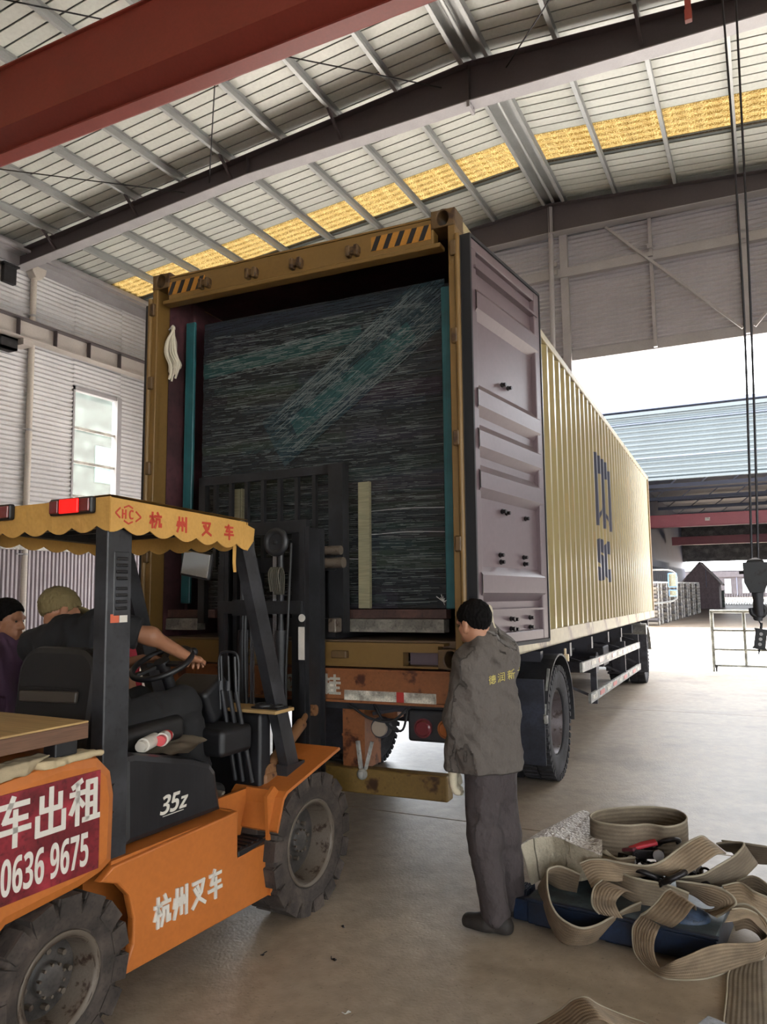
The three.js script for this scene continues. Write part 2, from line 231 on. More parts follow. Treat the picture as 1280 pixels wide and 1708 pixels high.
// ---------------------------------------------------------------- the hall
const RIDGE = -3.82, WL = -14.5, WR = 6.86, ZE = -16.45, ZB = 9, SL = 0.08;
const roofY = (x) => 10.15 - SL * Math.abs(x - RIDGE);            // underside of the purlins
{
  const floor = struct('floor'), xs = [WL - 0.2, -7.6, 1.2, WR + 0.2], zs = [ZB + 0.2, 1.1, -5.53, -11.4, ZE - 0.2];
  for (let i = 0; i + 1 < xs.length; i++) for (let j = 0; j + 1 < zs.length; j++) {
    const o = part('slab', rb(xs[i + 1] - xs[i] - 0.008, 0.2, zs[j] - zs[j + 1] - 0.008, 0.006, (xs[i] + xs[i + 1]) / 2, -0.1, (zs[j] + zs[j + 1]) / 2, 0, 0, 0, 1), M.floor, floor); o.receiveShadow = true;
  }
  part('sub_base', bx(22, 0.1, 26, -3.8, -0.25, -3.7), M.yard, floor);
}
{
  const ceiling = struct('ceiling');
  const strips = [-14.15, -8.32, -3.85, 1.3, 6.45], halfOf = (z) => Math.abs(z + 8.32) < 0.01 ? 0.42 : 0.49, ang = Math.atan(SL), cosA = Math.cos(ang), len = (WR - RIDGE) / cosA + 0.05;
  const gp = new THREE.BoxGeometry(len, 0.014, 0.204); uvm(gp);
  const rib = new THREE.BoxGeometry(len, 0.02, 0.014); uvm(rib);
  const panelY = (x) => roofY(x) + 0.19, far = [];
  const midL = (RIDGE + WL) / 2, midR = (RIDGE + WR) / 2;
  for (let z = ZE + 0.12, i = 0; z < ZB; z += 0.235, i++) {
    if (strips.some((s) => Math.abs(z - s) < halfOf(s) + 0.11)) continue;
    const m = i % 3 ? M.roof : M.roofB;
    for (const s of [-1, 1]) {
      const x = s < 0 ? midL : midR;
      if (z < -5.6 && !(s > 0 && z > -9)) piece('roof_panel', [gp, m], ceiling, x, panelY(x), z, 0, 0, -s * ang);
      else { const g = gp.clone(); place(g, x, panelY(x), z, 0, 0, -s * ang); far.push(g); }
    }
  }
  const f = part('roof_panels_beyond', far, M.roof, ceiling, true); f.userData.kind = 'stuff';
  // outer skin, left out over the skylights
  const edges = [ZE - 0.3, ...strips.flatMap((s) => [s - halfOf(s), s + halfOf(s)]), ZB + 0.3];
  const skin = []; for (let i = 0; i < edges.length; i += 2) for (const s of [-1, 1]) skin.push(bx(len, 0.03, edges[i + 1] - edges[i], s < 0 ? midL : midR, panelY(midL) + 0.03, (edges[i] + edges[i + 1]) / 2, 0, 0, -s * ang));
  part('roof_skin', skin, M.roofSkin, ceiling);
  for (const zc of strips) for (const s of [-1, 1]) {
    const half = halfOf(zc), prof = trap(-half - 0.07, half + 0.07, 0.19, 0.035, [0.2, 0.15, 0.5, 0.15]);
    part('skylight_panel', sheet(prof, len, [V(0, 0, 1), V(0, 1, 0), V(s * cosA, -Math.sin(ang), 0)], V(RIDGE, 10.15 + 0.19, zc)), M.skylight, ceiling);
  }
  // purlins: channel sections
  const zl = ZB - ZE, csec = (x, y, w = 0.06, h = 0.17) => [bx(0.006, h, zl, x, y + h / 2, (ZB + ZE) / 2), bx(w, 0.006, zl, x + w / 2, y, (ZB + ZE) / 2), bx(w, 0.006, zl, x + w / 2, y + h, (ZB + ZE) / 2), bx(0.006, 0.02, zl, x + w, y + 0.01, (ZB + ZE) / 2)];
  const px = []; for (let k = 0; k < 9; k++) px.push(-3.95 - 1.166 * k); for (const x of [-3.52, -2.43, -1.23, -0.07, 1.1, 2.27, 3.44, 4.6, 5.75]) px.push(x);
  for (const x of px) part('purlin', csec(x, roofY(x)), M.purlin, ceiling);
  part('ridge_cap', [bx(0.36, 0.012, zl, -3.72, 10.3, (ZB + ZE) / 2), cyl(0.035, 0.035, zl, -3.72, 10.2, (ZB + ZE) / 2, 'z', 12)], M.purlin, ceiling);
  part('eave_strut', [bx(0.22, 0.2, zl, -14.36, 9.32, (ZB + ZE) / 2), bx(0.1, 0.05, zl, -14.14, 9.25, (ZB + ZE) / 2)], M.steelGrey, ceiling);
  // rafters
  const low = [[WL, 8.92], [-8.2, 9.41], [RIDGE, 9.49], [0.56, 9.41], [WR, 8.92]], top = [[WR, roofY(WR)], [RIDGE, 10.15], [WL, roofY(WL)]];
  [-11.05, -16.2, -5.9, -0.75, 4.4].forEach((z, n) => {
    const rm = M.rafter, r = part('rafter', prism([...low, ...top], 0.014, 'z', z - 0.007), rm, ceiling);
    const fl = [], w = 0.26; const seg = (a, b, t) => fl.push(bar(V(a[0], a[1], z), V(b[0], b[1], z), w, t));
    for (let i = 0; i < 4; i++) seg(low[i], low[i + 1], 0.018);
    part('lower_flange', fl.splice(0), M.steelGrey, r);
    seg(top[0], top[1], 0.016); seg(top[1], top[2], 0.016); part('upper_flange', fl, rm, r);
    const st = [bx(0.02, 0.62, 0.22, RIDGE, 9.8, z)]; for (const x of [-8.2, 0.56]) st.push(bx(0.012, 0.36, 0.2, x, 9.6, z)); part('stiffener', st, M.rafter, r);
    if (n < 2) { const bo = []; for (const dy of [0, 0.09]) for (const dz of [-0.07, 0.07]) bo.push(cyl(0.016, 0.016, 0.07, RIDGE, 9.46 + dy * 0.3, z + dz, 'x', 6)); bo.push(bx(0.05, 0.1, 0.26, RIDGE, 9.44, z)); part('splice_bolts', bo, M.steelGrey, r); }
    if (n !== 1) for (const x of [-13.28, -10.95, -8.61, -6.28, -1.23, 1.1]) part('fly_brace', bar(V(x + 0.03, roofY(x) + 0.02, z + 0.42), V(x + 0.06, roofY(x) - 0.36, z + 0.02), 0.045, 0.045), M.rafter, r);
  });
  const br = (x0, x1) => part('brace_rod', rod(V(x0, roofY(x0) - 0.2, -11.0), V(x1, roofY(x1) - 0.2, -5.95), 0.011), M.blackSteel, ceiling);
  br(-9.7, -14.2); br(-9.1, -4.7); br(-4.3, -8.8); br(-3.2, 1.1);
}
// left wall with its window
const WIN = { z0: -14.12, z1: -12.63, y0: 3.25, y1: 6.66 };
{
  const w = struct('wall_left');
  const X = V(1, 0, 0), Y = V(0, 1, 0), Z = V(0, 0, 1), pitch = 0.105, dp = 0.042;
  const sh = (y0, y1, z0, z1) => sheet(wave(y0, y1, pitch, dp, 6), z1 - z0, [Y, X, Z], V(WL, 0, z0));
  part('cladding', [sh(2.88, 9.36, ZE, WIN.z0), sh(2.88, WIN.y0 - 0.03, WIN.z0, WIN.z1), sh(WIN.y1 + 0.02, 9.36, WIN.z0, WIN.z1), sh(2.88, 9.36, WIN.z1, ZB)], M.clad, w);
  part('liner_panel', sheet(trap(ZE, ZB, 0.105, 0.06, [0.4, 0.06, 0.48, 0.06]), 2.7, [Z, X, Y], V(WL + 0.02, 0, 0)), M.liner, w);
  part('outer_skin', [b2(WL - 0.16, WL - 0.06, 0, 9.9, ZE, WIN.z0), b2(WL - 0.16, WL - 0.06, 0, WIN.y0, WIN.z0, WIN.z1), b2(WL - 0.16, WL - 0.06, WIN.y1, 9.9, WIN.z0, WIN.z1), b2(WL - 0.16, WL - 0.06, 0, 9.9, WIN.z1, ZB)], M.cladEnd, w);
  part('eave_band', b2(WL, WL + 0.06, 9.0, 9.34, ZE, ZB), M.steelGrey, w);
  const t = struct('trim_1'); part('trim_board', rb(0.16, 0.42, ZB - ZE, 0.01, WL + 0.07, 2.9, (ZB + ZE) / 2), M.whitePaint, t);
  const win = struct('window_1'), { z0, z1, y0, y1 } = WIN, fr = (a) => part('window_frame', a, M.steelGrey, win);
  fr([b2(WL - 0.1, WL + 0.08, y0, y1, z0, z0 + 0.14), b2(WL - 0.1, WL + 0.05, y0, y1, z1 - 0.05, z1), b2(WL - 0.1, WL + 0.05, y1 - 0.09, y1, z0, z1), b2(WL - 0.1, WL + 0.05, y0, y0 + 0.06, z0, z1)]);
  const ts = [y0 + 0.06, 4.03, 4.85, 5.67, y1 - 0.09];
  for (let i = 0; i < 4; i++) { part('pane', b2(WL - 0.03, WL - 0.027, ts[i], ts[i + 1], z0 + 0.05, z1 - 0.05), M.glass, win); if (i) part('glazing_bar', b2(WL - 0.06, WL + 0.01, ts[i] - 0.03, ts[i] + 0.03, z0 + 0.05, z1 - 0.05), M.whitePaint, win); }
}
// end wall over the doorway, with girts, posts and braces
const DOOR_X0 = -3.6, LINTEL = 6.66;
{
  const w = struct('wall_back'), X = V(1, 0, 0), Y = V(0, 1, 0), Z = V(0, 0, 1);
  const sh = (y0, y1, x0, x1) => sheet(wave(y0, y1, 0.095, 0.04, 6), x1 - x0, [Y, Z, X], V(x0, 0, ZE));
  part('cladding', [sh(LINTEL, 10.3, DOOR_X0, WR), sh(0, 10.3, -5.2, DOOR_X0), sh(4.6, 10.3, WL, -5.2), sh(0, 4.6, WL, -12)], M.cladEnd, w);
  part('outer_skin', [b2(DOOR_X0, WR, LINTEL, 10.4, ZE - 0.14, ZE - 0.05), b2(-5.2, DOOR_X0, 0, 10.4, ZE - 0.14, ZE - 0.05), b2(WL - 0.1, -5.2, 4.6, 10.4, ZE - 0.14, ZE - 0.05), b2(WL - 0.1, -12, 0, 4.6, ZE - 0.14, ZE - 0.05), b2(WR - 1.6, WR, 0, LINTEL, ZE - 0.14, ZE - 0.05)], M.cladEnd, w);
  part('lintel_trim', b2(DOOR_X0, WR, LINTEL - 0.02, LINTEL + 0.2, ZE, ZE + 0.06), M.steelGrey, w);
  part('girt', [b2(WL, WR, 8.5, 8.7, ZE + 0.05, ZE + 0.2)], M.steelGrey, w);
  
  for (const [x, ww, y0] of [[-3.58, 0.17, 0], [-1.76, 0.07, LINTEL], [-0.02, 0.14, LINTEL], [1.8, 0.07, LINTEL], [3.6, 0.14, LINTEL]]) part('wall_post', b2(x - ww / 2, x + ww / 2, y0, roofY(x) - 0.3, ZE + 0.04, ZE + 0.16), M.steelGrey, w);
  part('rain_pipe', rod(V(-3.86, 6.2, ZE + 0.3), V(-3.8, 10.1, ZE + 0.3), 0.055), M.steelGrey, w);
  for (const [a, b] of [[V(-2.64, 9.4, 0), V(-0.11, 6.75, 0)], [V(2.42, 9.4, 0), V(0.1, 6.75, 0)]]) { a.z = b.z = ZE + 0.24; part('wall_brace', bar(a, b, 0.07, 0.05), M.steelGrey, w); }
  const bo = []; for (const x of [-3.75, -1.76, -0.02]) for (const y of [8.78, 8.6]) bo.push(bx(0.1, 0.1, 0.06, x, y, ZE + 0.28)); part('girt_cleats', bo, M.steelGrey, w);
}
// right wall and front wall stand outside the frame; their openings let the daylight in from the right and from behind
{
  const w = struct('wall_right'), x0 = WR, x1 = WR + 0.12;
  part('cladding', [b2(x0, x1, 6.2, 9.6, ZE, ZB), b2(x0, x1, 0, 6.2, ZE, -4.2), b2(x0, x1, 0, 1.1, -4.2, ZB), b2(x0, x1, 4.2, 6.2, -4.2, ZB)], M.clad, w);
  const f = struct('wall_front');
  part('cladding', [b2(WL, WR, 4.4, 10.4, ZB, ZB + 0.12), b2(WL, 1.5, 0, 4.4, ZB, ZB + 0.12), b2(5.5, WR, 0, 4.4, ZB, ZB + 0.12)], M.clad, f);
  const wn = struct('window_2'); part('window_frame', [...[-4.15, -1.2, 1.8, 4.8, 8.9].map((z) => b2(WR + 0.02, WR + 0.1, 1.1, 4.2, z - 0.05, z + 0.05)), b2(WR + 0.02, WR + 0.1, 2.6, 2.68, -4.2, ZB)], M.steelGrey, wn);
  for (const [a, b] of [[-4.1, -1.25], [-1.15, 1.75], [1.85, 4.75], [4.85, 8.85]]) part('pane', b2(WR + 0.06, WR + 0.063, 1.1, 4.2, a, b), M.glass, wn);
}
// ---------------------------------------------------------------- crane runway, downpipe, brackets on the left wall
{
  const t = thing('crane_runway_beam', 'pale steel crane runway beam with stiffener plates along the left wall', 'beam');
  const z0 = ZE + 0.1, z1 = ZB - 0.1, L = z1 - z0, zc = (z0 + z1) / 2, x = -14.18;
  part('upper_flange', [bx(0.3, 0.03, L, x, 7.68, zc), bx(0.06, 0.05, L, x, 7.72, zc)], M.rafter, t);
  part('web', bx(0.014, 0.4, L, x, 7.48, zc), M.runway, t);
  part('lower_flange', bx(0.26, 0.025, L, x, 7.275, zc), M.runway, t);
  for (let z = -15.63; z < z1; z += 0.962) part('stiffener', bx(0.12, 0.385, 0.014, x + 0.066, 7.48, z), M.rafter, t);
  for (const z of [-16, -11.05, -5.9, -0.75, 4.4]) part('bracket', b2(WL + 0.02, x + 0.1, 7.12, 7.26, z - 0.12, z + 0.12), M.runway, t);
  const d = thing('downpipe', 'cream plastic rainwater downpipe with square hopper on the left wall', 'pipe');
  part('hopper', [prism([[-0.2, 9.06], [0.2, 9.06], [0.17, 8.92], [0.08, 8.8], [-0.08, 8.8], [-0.17, 8.92]], 0.22, 'x', -14.46, 0.01)], M.pvc, d); d.children[0].position.z = -11.4;
  part('pipe', cyl(0.068, 0.068, 8.9, -14.41, 4.45, -11.4, 'y', 20), M.pvc, d);
  for (const y of [7.95, 5.35, 2.6]) part('pipe_clip', [cyl(0.076, 0.076, 0.05, -14.41, y, -11.4, 'y', 20), bx(0.1, 0.02, 0.16, -14.42, y, -11.28)], M.steelGrey, d);
  part('coupler', cyl(0.078, 0.074, 0.12, -14.41, 5.2, -11.4, 'y', 20), M.pvc, d);
  single('column_bracket', [b2(-14.45, -14.34, 8.48, 8.86, -10.9, -10.6), b2(-14.45, -14.3, 8.86, 8.9, -10.95, -10.55)], M.blackSteel, 'upper black steel bracket on the left wall beside the downpipe hopper', 'bracket');
  single('column_bracket', [b2(-14.32, -14.22, 6.98, 7.24, -10.9, -10.5), b2(-14.5, -14.22, 6.98, 7.02, -10.9, -10.5), b2(-14.5, -14.22, 7.2, 7.24, -10.9, -10.5)], M.blackSteel, 'lower black steel bracket under the crane runway at the frame edge', 'bracket');
}
// ---------------------------------------------------------------- bridge crane with its hook
{
  const t = thing('bridge_crane', 'red bridge crane girder crossing under the roof', 'crane');
  const x0 = -14.05, x1 = WR - 0.4, L = x1 - x0;
  part('girder', prism([[-6.42, 7.98], [-6.42, 8.82], [-7.06, 8.82], [-7.06, 7.98], [-6.8, 7.86], [-6.68, 7.86]], L, 'x', x0, 0.006), M.craneRed, t);
  part('lower_flange', [b2(x0, x1, 7.8, 7.822, -6.84, -6.64), b2(x0, x1, 7.82, 7.87, -6.75, -6.73)], M.craneRed, t);
  part('upper_flange', b2(x0, x1, 8.82, 8.84, -7.1, -6.38), M.craneRed, t);
  part('end_carriage', [rb(0.26, 0.3, 2.6, 0.02, -14.1, 7.95, -6.74), cyl(0.14, 0.14, 0.1, -14.18, 7.87, -5.7, 'x'), cyl(0.14, 0.14, 0.1, -14.18, 7.87, -7.8, 'x')], M.craneRed, t);
  part('hoist', [cyl(0.2, 0.2, 0.8, 0.0, 7.35, -6.74, 'x', 28), rb(0.34, 0.44, 0.44, 0.03, -0.5, 7.35, -6.74), rb(0.3, 0.36, 0.4, 0.03, 0.5, 7.35, -6.74), bx(0.7, 0.2, 0.03, 0, 7.65, -6.62), bx(0.7, 0.2, 0.03, 0, 7.65, -6.86)], M.craneRed, t);
  part('limit_post', [rb(0.05, 1.15, 0.05, 0.006, -0.315, 7.13, -6.66), rb(0.06, 0.1, 0.06, 0.006, -0.316, 6.6, -6.66)], M.craneRed, t);
  const rope = mat('#3a3a40', { rough: 0.5, metal: 0.6, tex: 'grain', size: 0.05 });
  part('wire_rope', tube([[-0.06, 7.3, -6.74], [-0.045, 6.7, -6.74], [-0.03, 4.1, -6.74], [-0.06, 2.8, -6.74], [-0.088, 1.92, -6.74]], 0.009, 30, 8), rope, t);
  part('wire_rope', tube([[0.07, 7.3, -6.74], [0.058, 6.66, -6.74], [0.022, 4.1, -6.74], [-0.012, 2.8, -6.74], [-0.042, 1.92, -6.74]], 0.009, 30, 8), rope, t);
  const hk = thing('hook_block', 'black crane hook block with hanging hook bundled in dark straps', 'hook', [-0.065, 0, -6.74]);
  const hm = mat('#23262b', { rough: 0.55, tex: 'rust', size: 0.3 });
  part('block_housing', [rb(0.13, 0.15, 0.1, 0.02, 0, 1.845, 0), prism([[-0.09, 1.9], [0.09, 1.9], [0.085, 1.74], [0.05, 1.66], [-0.05, 1.66], [-0.085, 1.74]], 0.02, 'z', 0.05, 0.003), prism([[-0.09, 1.9], [0.09, 1.9], [0.085, 1.74], [0.05, 1.66], [-0.05, 1.66], [-0.085, 1.74]], 0.02, 'z', -0.07, 0.003), cyl(0.012, 0.012, 0.24, 0, 1.82, 0, 'x', 10)], hm, hk);
  part('sheave', [cyl(0.075, 0.075, 0.035, 0, 1.86, 0, 'z', 28)], M.steelGrey, hk);
  part('collar', [cyl(0.055, 0.05, 0.03, 0, 1.715, 0, 'y', 18), cyl(0.06, 0.06, 0.012, 0, 1.74, 0, 'y', 18)], M.steelGrey, hk);
  part('hook', [tube([[0, 1.7, 0], [0, 1.62, 0], [0.02, 1.57, 0], [0.05, 1.53, 0], [0.035, 1.485, 0], [-0.01, 1.475, 0], [-0.045, 1.5, 0], [-0.05, 1.54, 0]], 0.019, 40, 10)], hm, hk);
  part('sling_bundle', [cyl(0.05, 0.022, 0.27, 0.005, 1.575, 0, 'y', 14), rb(0.05, 0.2, 0.05, 0.02, 0.01, 1.57, 0.025, 0, 0.3, 0.04), rb(0.04, 0.2, 0.045, 0.02, -0.015, 1.54, -0.02, 0, -0.2, -0.05), tube([[0.015, 1.47, 0], [0.0, 1.45, 0], [0.01, 1.42, 0], [0.018, 1.39, 0]], 0.006, 12, 6)], mat('#45474d', { rough: 0.85, tex: 'cloth', size: 0.1 }), hk);
  const pd = thing('pendant_control', 'black hand control box hanging tilted below the crane hook', 'remote control', [-0.06, 1.3, -6.72], 0); pd.rotation.z = -0.16;
  part('box', rb(0.085, 0.15, 0.05, 0.008, 0, 0, 0), hm, pd); parts('end_cap', [rb(0.105, 0.014, 0.06, 0.004, 0, 0.073, 0), rb(0.1, 0.014, 0.06, 0.004, 0, -0.073, 0)], hm, pd);
  part('strain_relief', [cyl(0.009, 0.011, 0.05, -0.005, 0.1, 0, 'y', 10), cyl(0.008, 0.005, 0.04, 0, -0.1, 0, 'y', 10)], hm, pd);
  part('button', [-0.04, 0, 0.04].map((y) => cyl(0.013, 0.013, 0.012, 0, y, 0.028, 'z', 14)), M.steelGrey, pd);
}
// ---------------------------------------------------------------- shipping container (local: x right, y up from its underside, z = 0 at the door end, -12.19 at the front)
const CYAW = R(2.0), CTILT = R(-0.68), CPOS = [-2.85, 1.242, -4.277];
const CM = {
  yellow: mat('#70552a', { rough: 0.5, tex: 'soft', size: 1.6 }), yellowDark: mat('#5a4427', { rough: 0.55, tex: 'rust', size: 0.9 }),
  maroon: mat('#4a2a30', { rough: 0.6, tex: 'dirt', size: 1.2 }), door: mat('#65565b', { rough: 0.4, tex: 'soft', size: 2.1 }),
  rubber: mat('#191a1e', { rough: 0.6 }), bolt: mat('#1f1c1e', { rough: 0.4, metal: 0.5 }), hazard: mat('#16161a', { rough: 0.6, tex: 'grain', size: 0.2 }), hazardY: mat('#a9742a', { rough: 0.5, tex: 'grain', size: 0.3 }),
  steel: mat('#8a8a8c', { rough: 0.45, metal: 0.5, tex: 'dirt', size: 0.4 }), wood: mat('#6b5847', { rough: 0.7, tex: 'wood', size: 0.6 }),
};
{
  const t = thing('shipping_container', 'long yellow shipping container with its purple inner door swung open', 'container', CPOS, CYAW); t.rotation.x = CTILT;
  const W = 2.438, H = 2.896, L = 12.19, h = W / 2;
  // side print: the line's mark in dark blue
  const cv = document.createElement('canvas'); cv.width = 2048; cv.height = 512; const c = cv.getContext('2d');
  c.fillStyle = '#93855c'; c.fillRect(0, 0, 2048, 512);
  for (let i = 0; i < 900; i++) { c.fillStyle = `rgba(${150 + 70 * rnd()},${120 + 50 * rnd()},${60 + 50 * rnd()},${0.05 + 0.1 * rnd()})`; c.fillRect(rnd() * 2048, rnd() * 512, 2 + rnd() * 8, 10 + rnd() * 90); }
  for (let i = 0; i < 160; i++) { c.fillStyle = `rgba(105,70,40,${0.1 + 0.25 * rnd()})`; c.fillRect(rnd() * 2048, 300 + rnd() * 212, 1 + rnd() * 4, 4 + rnd() * 22); }
  const px = (z) => -z / L * 2048, py = (y) => (1 - y / H) * 512;                      // canvas from the door end to the front
  c.fillStyle = '#23263c'; c.strokeStyle = '#23263c';
  c.save(); c.translate(px(-5.3), py(1.32)); for (const [a, w] of [[0, 52], [92, 52], [184, 52]]) c.fillRect(a, -150, w, 150); c.fillRect(0, -165, 205, 42); c.fillRect(0, -150, 26, 70); c.clearRect; c.restore();
  c.save(); c.translate(px(-5.3), py(0.66)); c.scale(1.35, 1.0); c.font = 'bold 150px sans-serif'; c.lineWidth = 12; c.fillText('sc', 0, 0); c.strokeText('sc', 0, 0); c.restore();
  c.lineWidth = 7; c.beginPath(); c.arc(px(-6.0), py(1.28), 60, Math.PI * 1.1, Math.PI * 1.9); c.stroke();
  const st = new THREE.CanvasTexture(cv); st.colorSpace = THREE.SRGBColorSpace; const sideMat = mat('#ffffff', { rough: 0.3 }); sideMat.map = st;
  // right side wall
  const prof = trap(0, L - 0.36, 0.278, -0.045, [0.21, 0.25, 0.29, 0.25]);
  const sg = sheet(prof, H - 0.2, [V(0, 0, -1), V(1, 0, 0), V(0, 1, 0)], V(h - 0.012, 0.13, -0.18));
  { const p = sg.attributes.position, uv = new Float32Array(p.count * 2); for (let i = 0; i < p.count; i++) { uv[2 * i] = -p.getZ(i) / L; uv[2 * i + 1] = p.getY(i) / H; } sg.setAttribute('uv', new THREE.BufferAttribute(uv, 2)); }
  part('side_wall', sg, sideMat, t, true);
  part('side_wall', sheet(prof, H - 0.2, [V(0, 0, -1), V(-1, 0, 0), V(0, 1, 0)], V(-h + 0.012, 0.13, -0.18)), CM.yellow, t);
  part('inner_lining', [b2(h - 0.06, h - 0.055, 0.16, H - 0.1, -L + 0.1, -0.14), b2(-h + 0.055, -h + 0.06, 0.16, H - 0.1, -L + 0.1, -0.14), b2(-h + 0.05, h - 0.05, H - 0.09, H - 0.08, -L + 0.1, -0.14), ...[-0.45, -0.9, -1.5, -2.2, -3].flatMap((z) => [b2(-h + 0.06, -h + 0.09, 0.16, H - 0.1, z - 0.07, z + 0.07)])], CM.maroon, t);
  part('roof_sheet', sheet(trap(0.1, L - 0.1, 0.21, 0.02), W - 0.12, [V(0, 0, -1), V(0, 1, 0), V(1, 0, 0)], V(-h + 0.06, H - 0.06, 0)), CM.yellow, t);
  part('front_wall', sheet(trap(-h + 0.1, h - 0.1, 0.25, 0.04), H - 0.2, [V(1, 0, 0), V(0, 0, 1), V(0, 1, 0)], V(0, 0.1, -L + 0.03)), CM.yellow, t);
  part('floor_boards', b2(-h + 0.06, h - 0.06, 0.12, 0.16, -L + 0.1, -0.1), CM.wood, t);
  for (const s of [-1, 1]) { part('bottom_rail', [b2(s * h, s * (h - 0.05), 0, 0.14, -L + 0.17, -0.17), b2(s * h, s * (h - 0.1), 0, 0.012, -L + 0.17, -0.17)], sideMat2(), t); part('top_rail', rb(0.06, 0.07, L - 0.34, 0.01, s * (h - 0.03), H - 0.05, -L / 2), sideMat2(), t); }
  function sideMat2() { return (CM.rail ??= mat('#a59771', { rough: 0.5, tex: 'rust', size: 2.3 })); }
  // corner castings with their openings
  const hole = new THREE.Path(); hole.absellipse(0, 0, 0.038, 0.052, 0, Math.PI * 2); hole.isPath = true;
  const cast = prism([[-0.081, -0.059], [0.081, -0.059], [0.081, 0.059], [-0.081, 0.059]], 0.178, 'z', -0.178, 0.008, [hole]); uvm(cast);
  for (const [sx, y] of [[-1, H - 0.059], [1, H - 0.059], [-1, 0.059], [1, 0.059]]) for (const z of [0, -L + 0.178]) piece('corner_casting', [cast, CM.yellowDark], t, sx * (h - 0.081), y, z);
  for (const s of [-1, 1]) {
    const p = part('corner_post', [rb(0.05, H - 0.22, 0.06, 0.008, s * (h - 0.025), H / 2, -0.035), rb(0.05, H - 0.22, 0.12, 0.008, s * (h - 0.025), H / 2, -0.1)], CM.yellow, t);
    parts('hinge_lug', [2.62, 2.05, 1.4, 0.75, 0.3].map((y) => rb(0.045, 0.1, 0.035, 0.012, s * (h - 0.012), y, 0.004)), CM.yellowDark, p);
    part('hinge_pin', cyl(0.018, 0.018, 2.5, s * (h + 0.012), 1.46, 0.0, 'y', 14), CM.yellow, p);
    part('front_corner_post', rb(0.14, H - 0.22, 0.14, 0.01, s * (h - 0.07), H / 2, -L + 0.08), CM.yellow, t);
  }
  const hd = part('door_header', [rb(W - 0.3, 0.17, 0.1, 0.01, 0, 2.765, -0.06), rb(W - 0.2, 0.03, 0.09, 0.008, 0, 2.668, -0.05), bx(W - 0.3, 0.012, 0.15, 0, 2.855, -0.08)], CM.yellow, t);
  for (const [x0, n] of [[-1.07, 4], [0.63, 5]]) {
    part('hazard_plate', b2(x0, x0 + n * 0.085, 2.715, 2.815, -0.012, -0.006), CM.hazardY, hd);
    for (let i = 0; i < n; i++) part('hazard_stripe', prism([[x0 + i * 0.085, 2.717], [x0 + i * 0.085 + 0.036, 2.717], [x0 + i * 0.085 + 0.075, 2.813], [x0 + i * 0.085 + 0.04, 2.813]], 0.003, 'z', -0.006), CM.hazard, hd);
  }
  for (const x of [-0.72, -0.31, 0.06, 0.5]) part('lock_keeper', [rb(0.1, 0.05, 0.05, 0.01, x, 2.745, 0.0), rb(0.03, 0.075, 0.06, 0.008, x - 0.03, 2.74, 0.005), rb(0.03, 0.075, 0.06, 0.008, x + 0.03, 2.74, 0.005)], CM.yellowDark, hd);
  const sl = part('door_sill', [b2(-1.06, 0.83, 0.005, 0.14, -0.09, -0.004), b2(0.83, 1.06, 0.095, 0.14, -0.09, -0.004), b2(-1.1, 1.1, 0.135, 0.15, -0.2, 0.0), b2(-1.06, 1.06, 0.0, 0.012, -0.2, -0.0)], CM.yellow, t);
  parts('lock_keeper', [-0.35, 0.4].map((x) => rb(0.11, 0.05, 0.05, 0.01, x, 0.075, 0.01)), CM.yellowDark, sl); part('recess_plate', b2(0.83, 1.06, 0.01, 0.1, -0.14, -0.12), CM.door, sl);
  // open right door: leaf hung at the right post and swung back along the side
  const a = new THREE.Group(); a.name = 'open_door'; a.position.set(h + 0.045, 0, -0.07); a.rotation.y = Math.atan2(-0.19, 1.13) * -1; t.add(a);
  // leaf in the plane z = -0..-1.17, inner face to +x
  a.rotation.y = -Math.atan2(0.165, 1.15);
  const y0 = 0.13, y1 = 2.71, w = 1.17, ribs = [[2.2, 2.42], [1.57, 1.78], [1.31, 1.52], [1.05, 1.26], [0.4, 0.62]];
  const pf = [[y0 + 0.05, 0]]; for (const [p0, p1] of [...ribs].reverse()) { const k = 0.055; pf.push([p0, 0], [p0 + k, 0.045], [p1 - k, 0.045], [p1, 0]); } pf.push([y1 - 0.05, 0]);
  part('door_panel', sheet(pf, w - 0.12, [V(0, 1, 0), V(1, 0, 0), V(0, 0, -1)], V(0.0, 0, -0.06)), CM.door, a);
  part('door_frame', [rb(0.06, y1 - y0, 0.09, 0.008, 0.0, (y0 + y1) / 2, -0.045), rb(0.07, y1 - y0, 0.1, 0.008, 0.0, (y0 + y1) / 2, -w + 0.05), rb(0.065, 0.07, w, 0.008, 0.0, y1 - 0.035, -w / 2), rb(0.065, 0.07, w, 0.008, 0.0, y0 + 0.035, -w / 2), bx(0.05, 0.018, w - 0.1, 0.02, 2.53, -w / 2), bx(0.05, 0.014, w - 0.1, 0.02, 0.345, -w / 2)], CM.door, a);
  part('door_gasket', [bx(0.085, y1 - y0 + 0.03, 0.018, 0, (y0 + y1) / 2, 0.012), bx(0.08, y1 - y0 + 0.03, 0.016, 0, (y0 + y1) / 2, -w - 0.008), bx(0.08, 0.02, w, 0, y1 + 0.01, -w / 2), bx(0.08, 0.024, w, 0, y0 - 0.012, -w / 2), bx(0.02, y1 - y0, 0.03, -0.03, (y0 + y1) / 2, 0.035)], CM.rubber, a);
  for (const [y, z] of [[1.86, -0.5], [1.86, -0.6], [0.99, -0.45], [0.985, -0.52], [0.975, -0.85], [0.7, -0.4], [0.7, -0.8], [0.655, -0.41], [0.655, -0.81], [0.285, -0.55], [0.28, -0.61], [0.285, -0.88], [0.22, -0.55], [0.215, -0.61], [0.22, -0.88]]) part('door_bolt', [cyl(0.013, 0.013, 0.035, 0.02, y, z, 'x', 6), cyl(0.018, 0.018, 0.008, 0.012, y, z, 'x', 10)], CM.bolt, a);
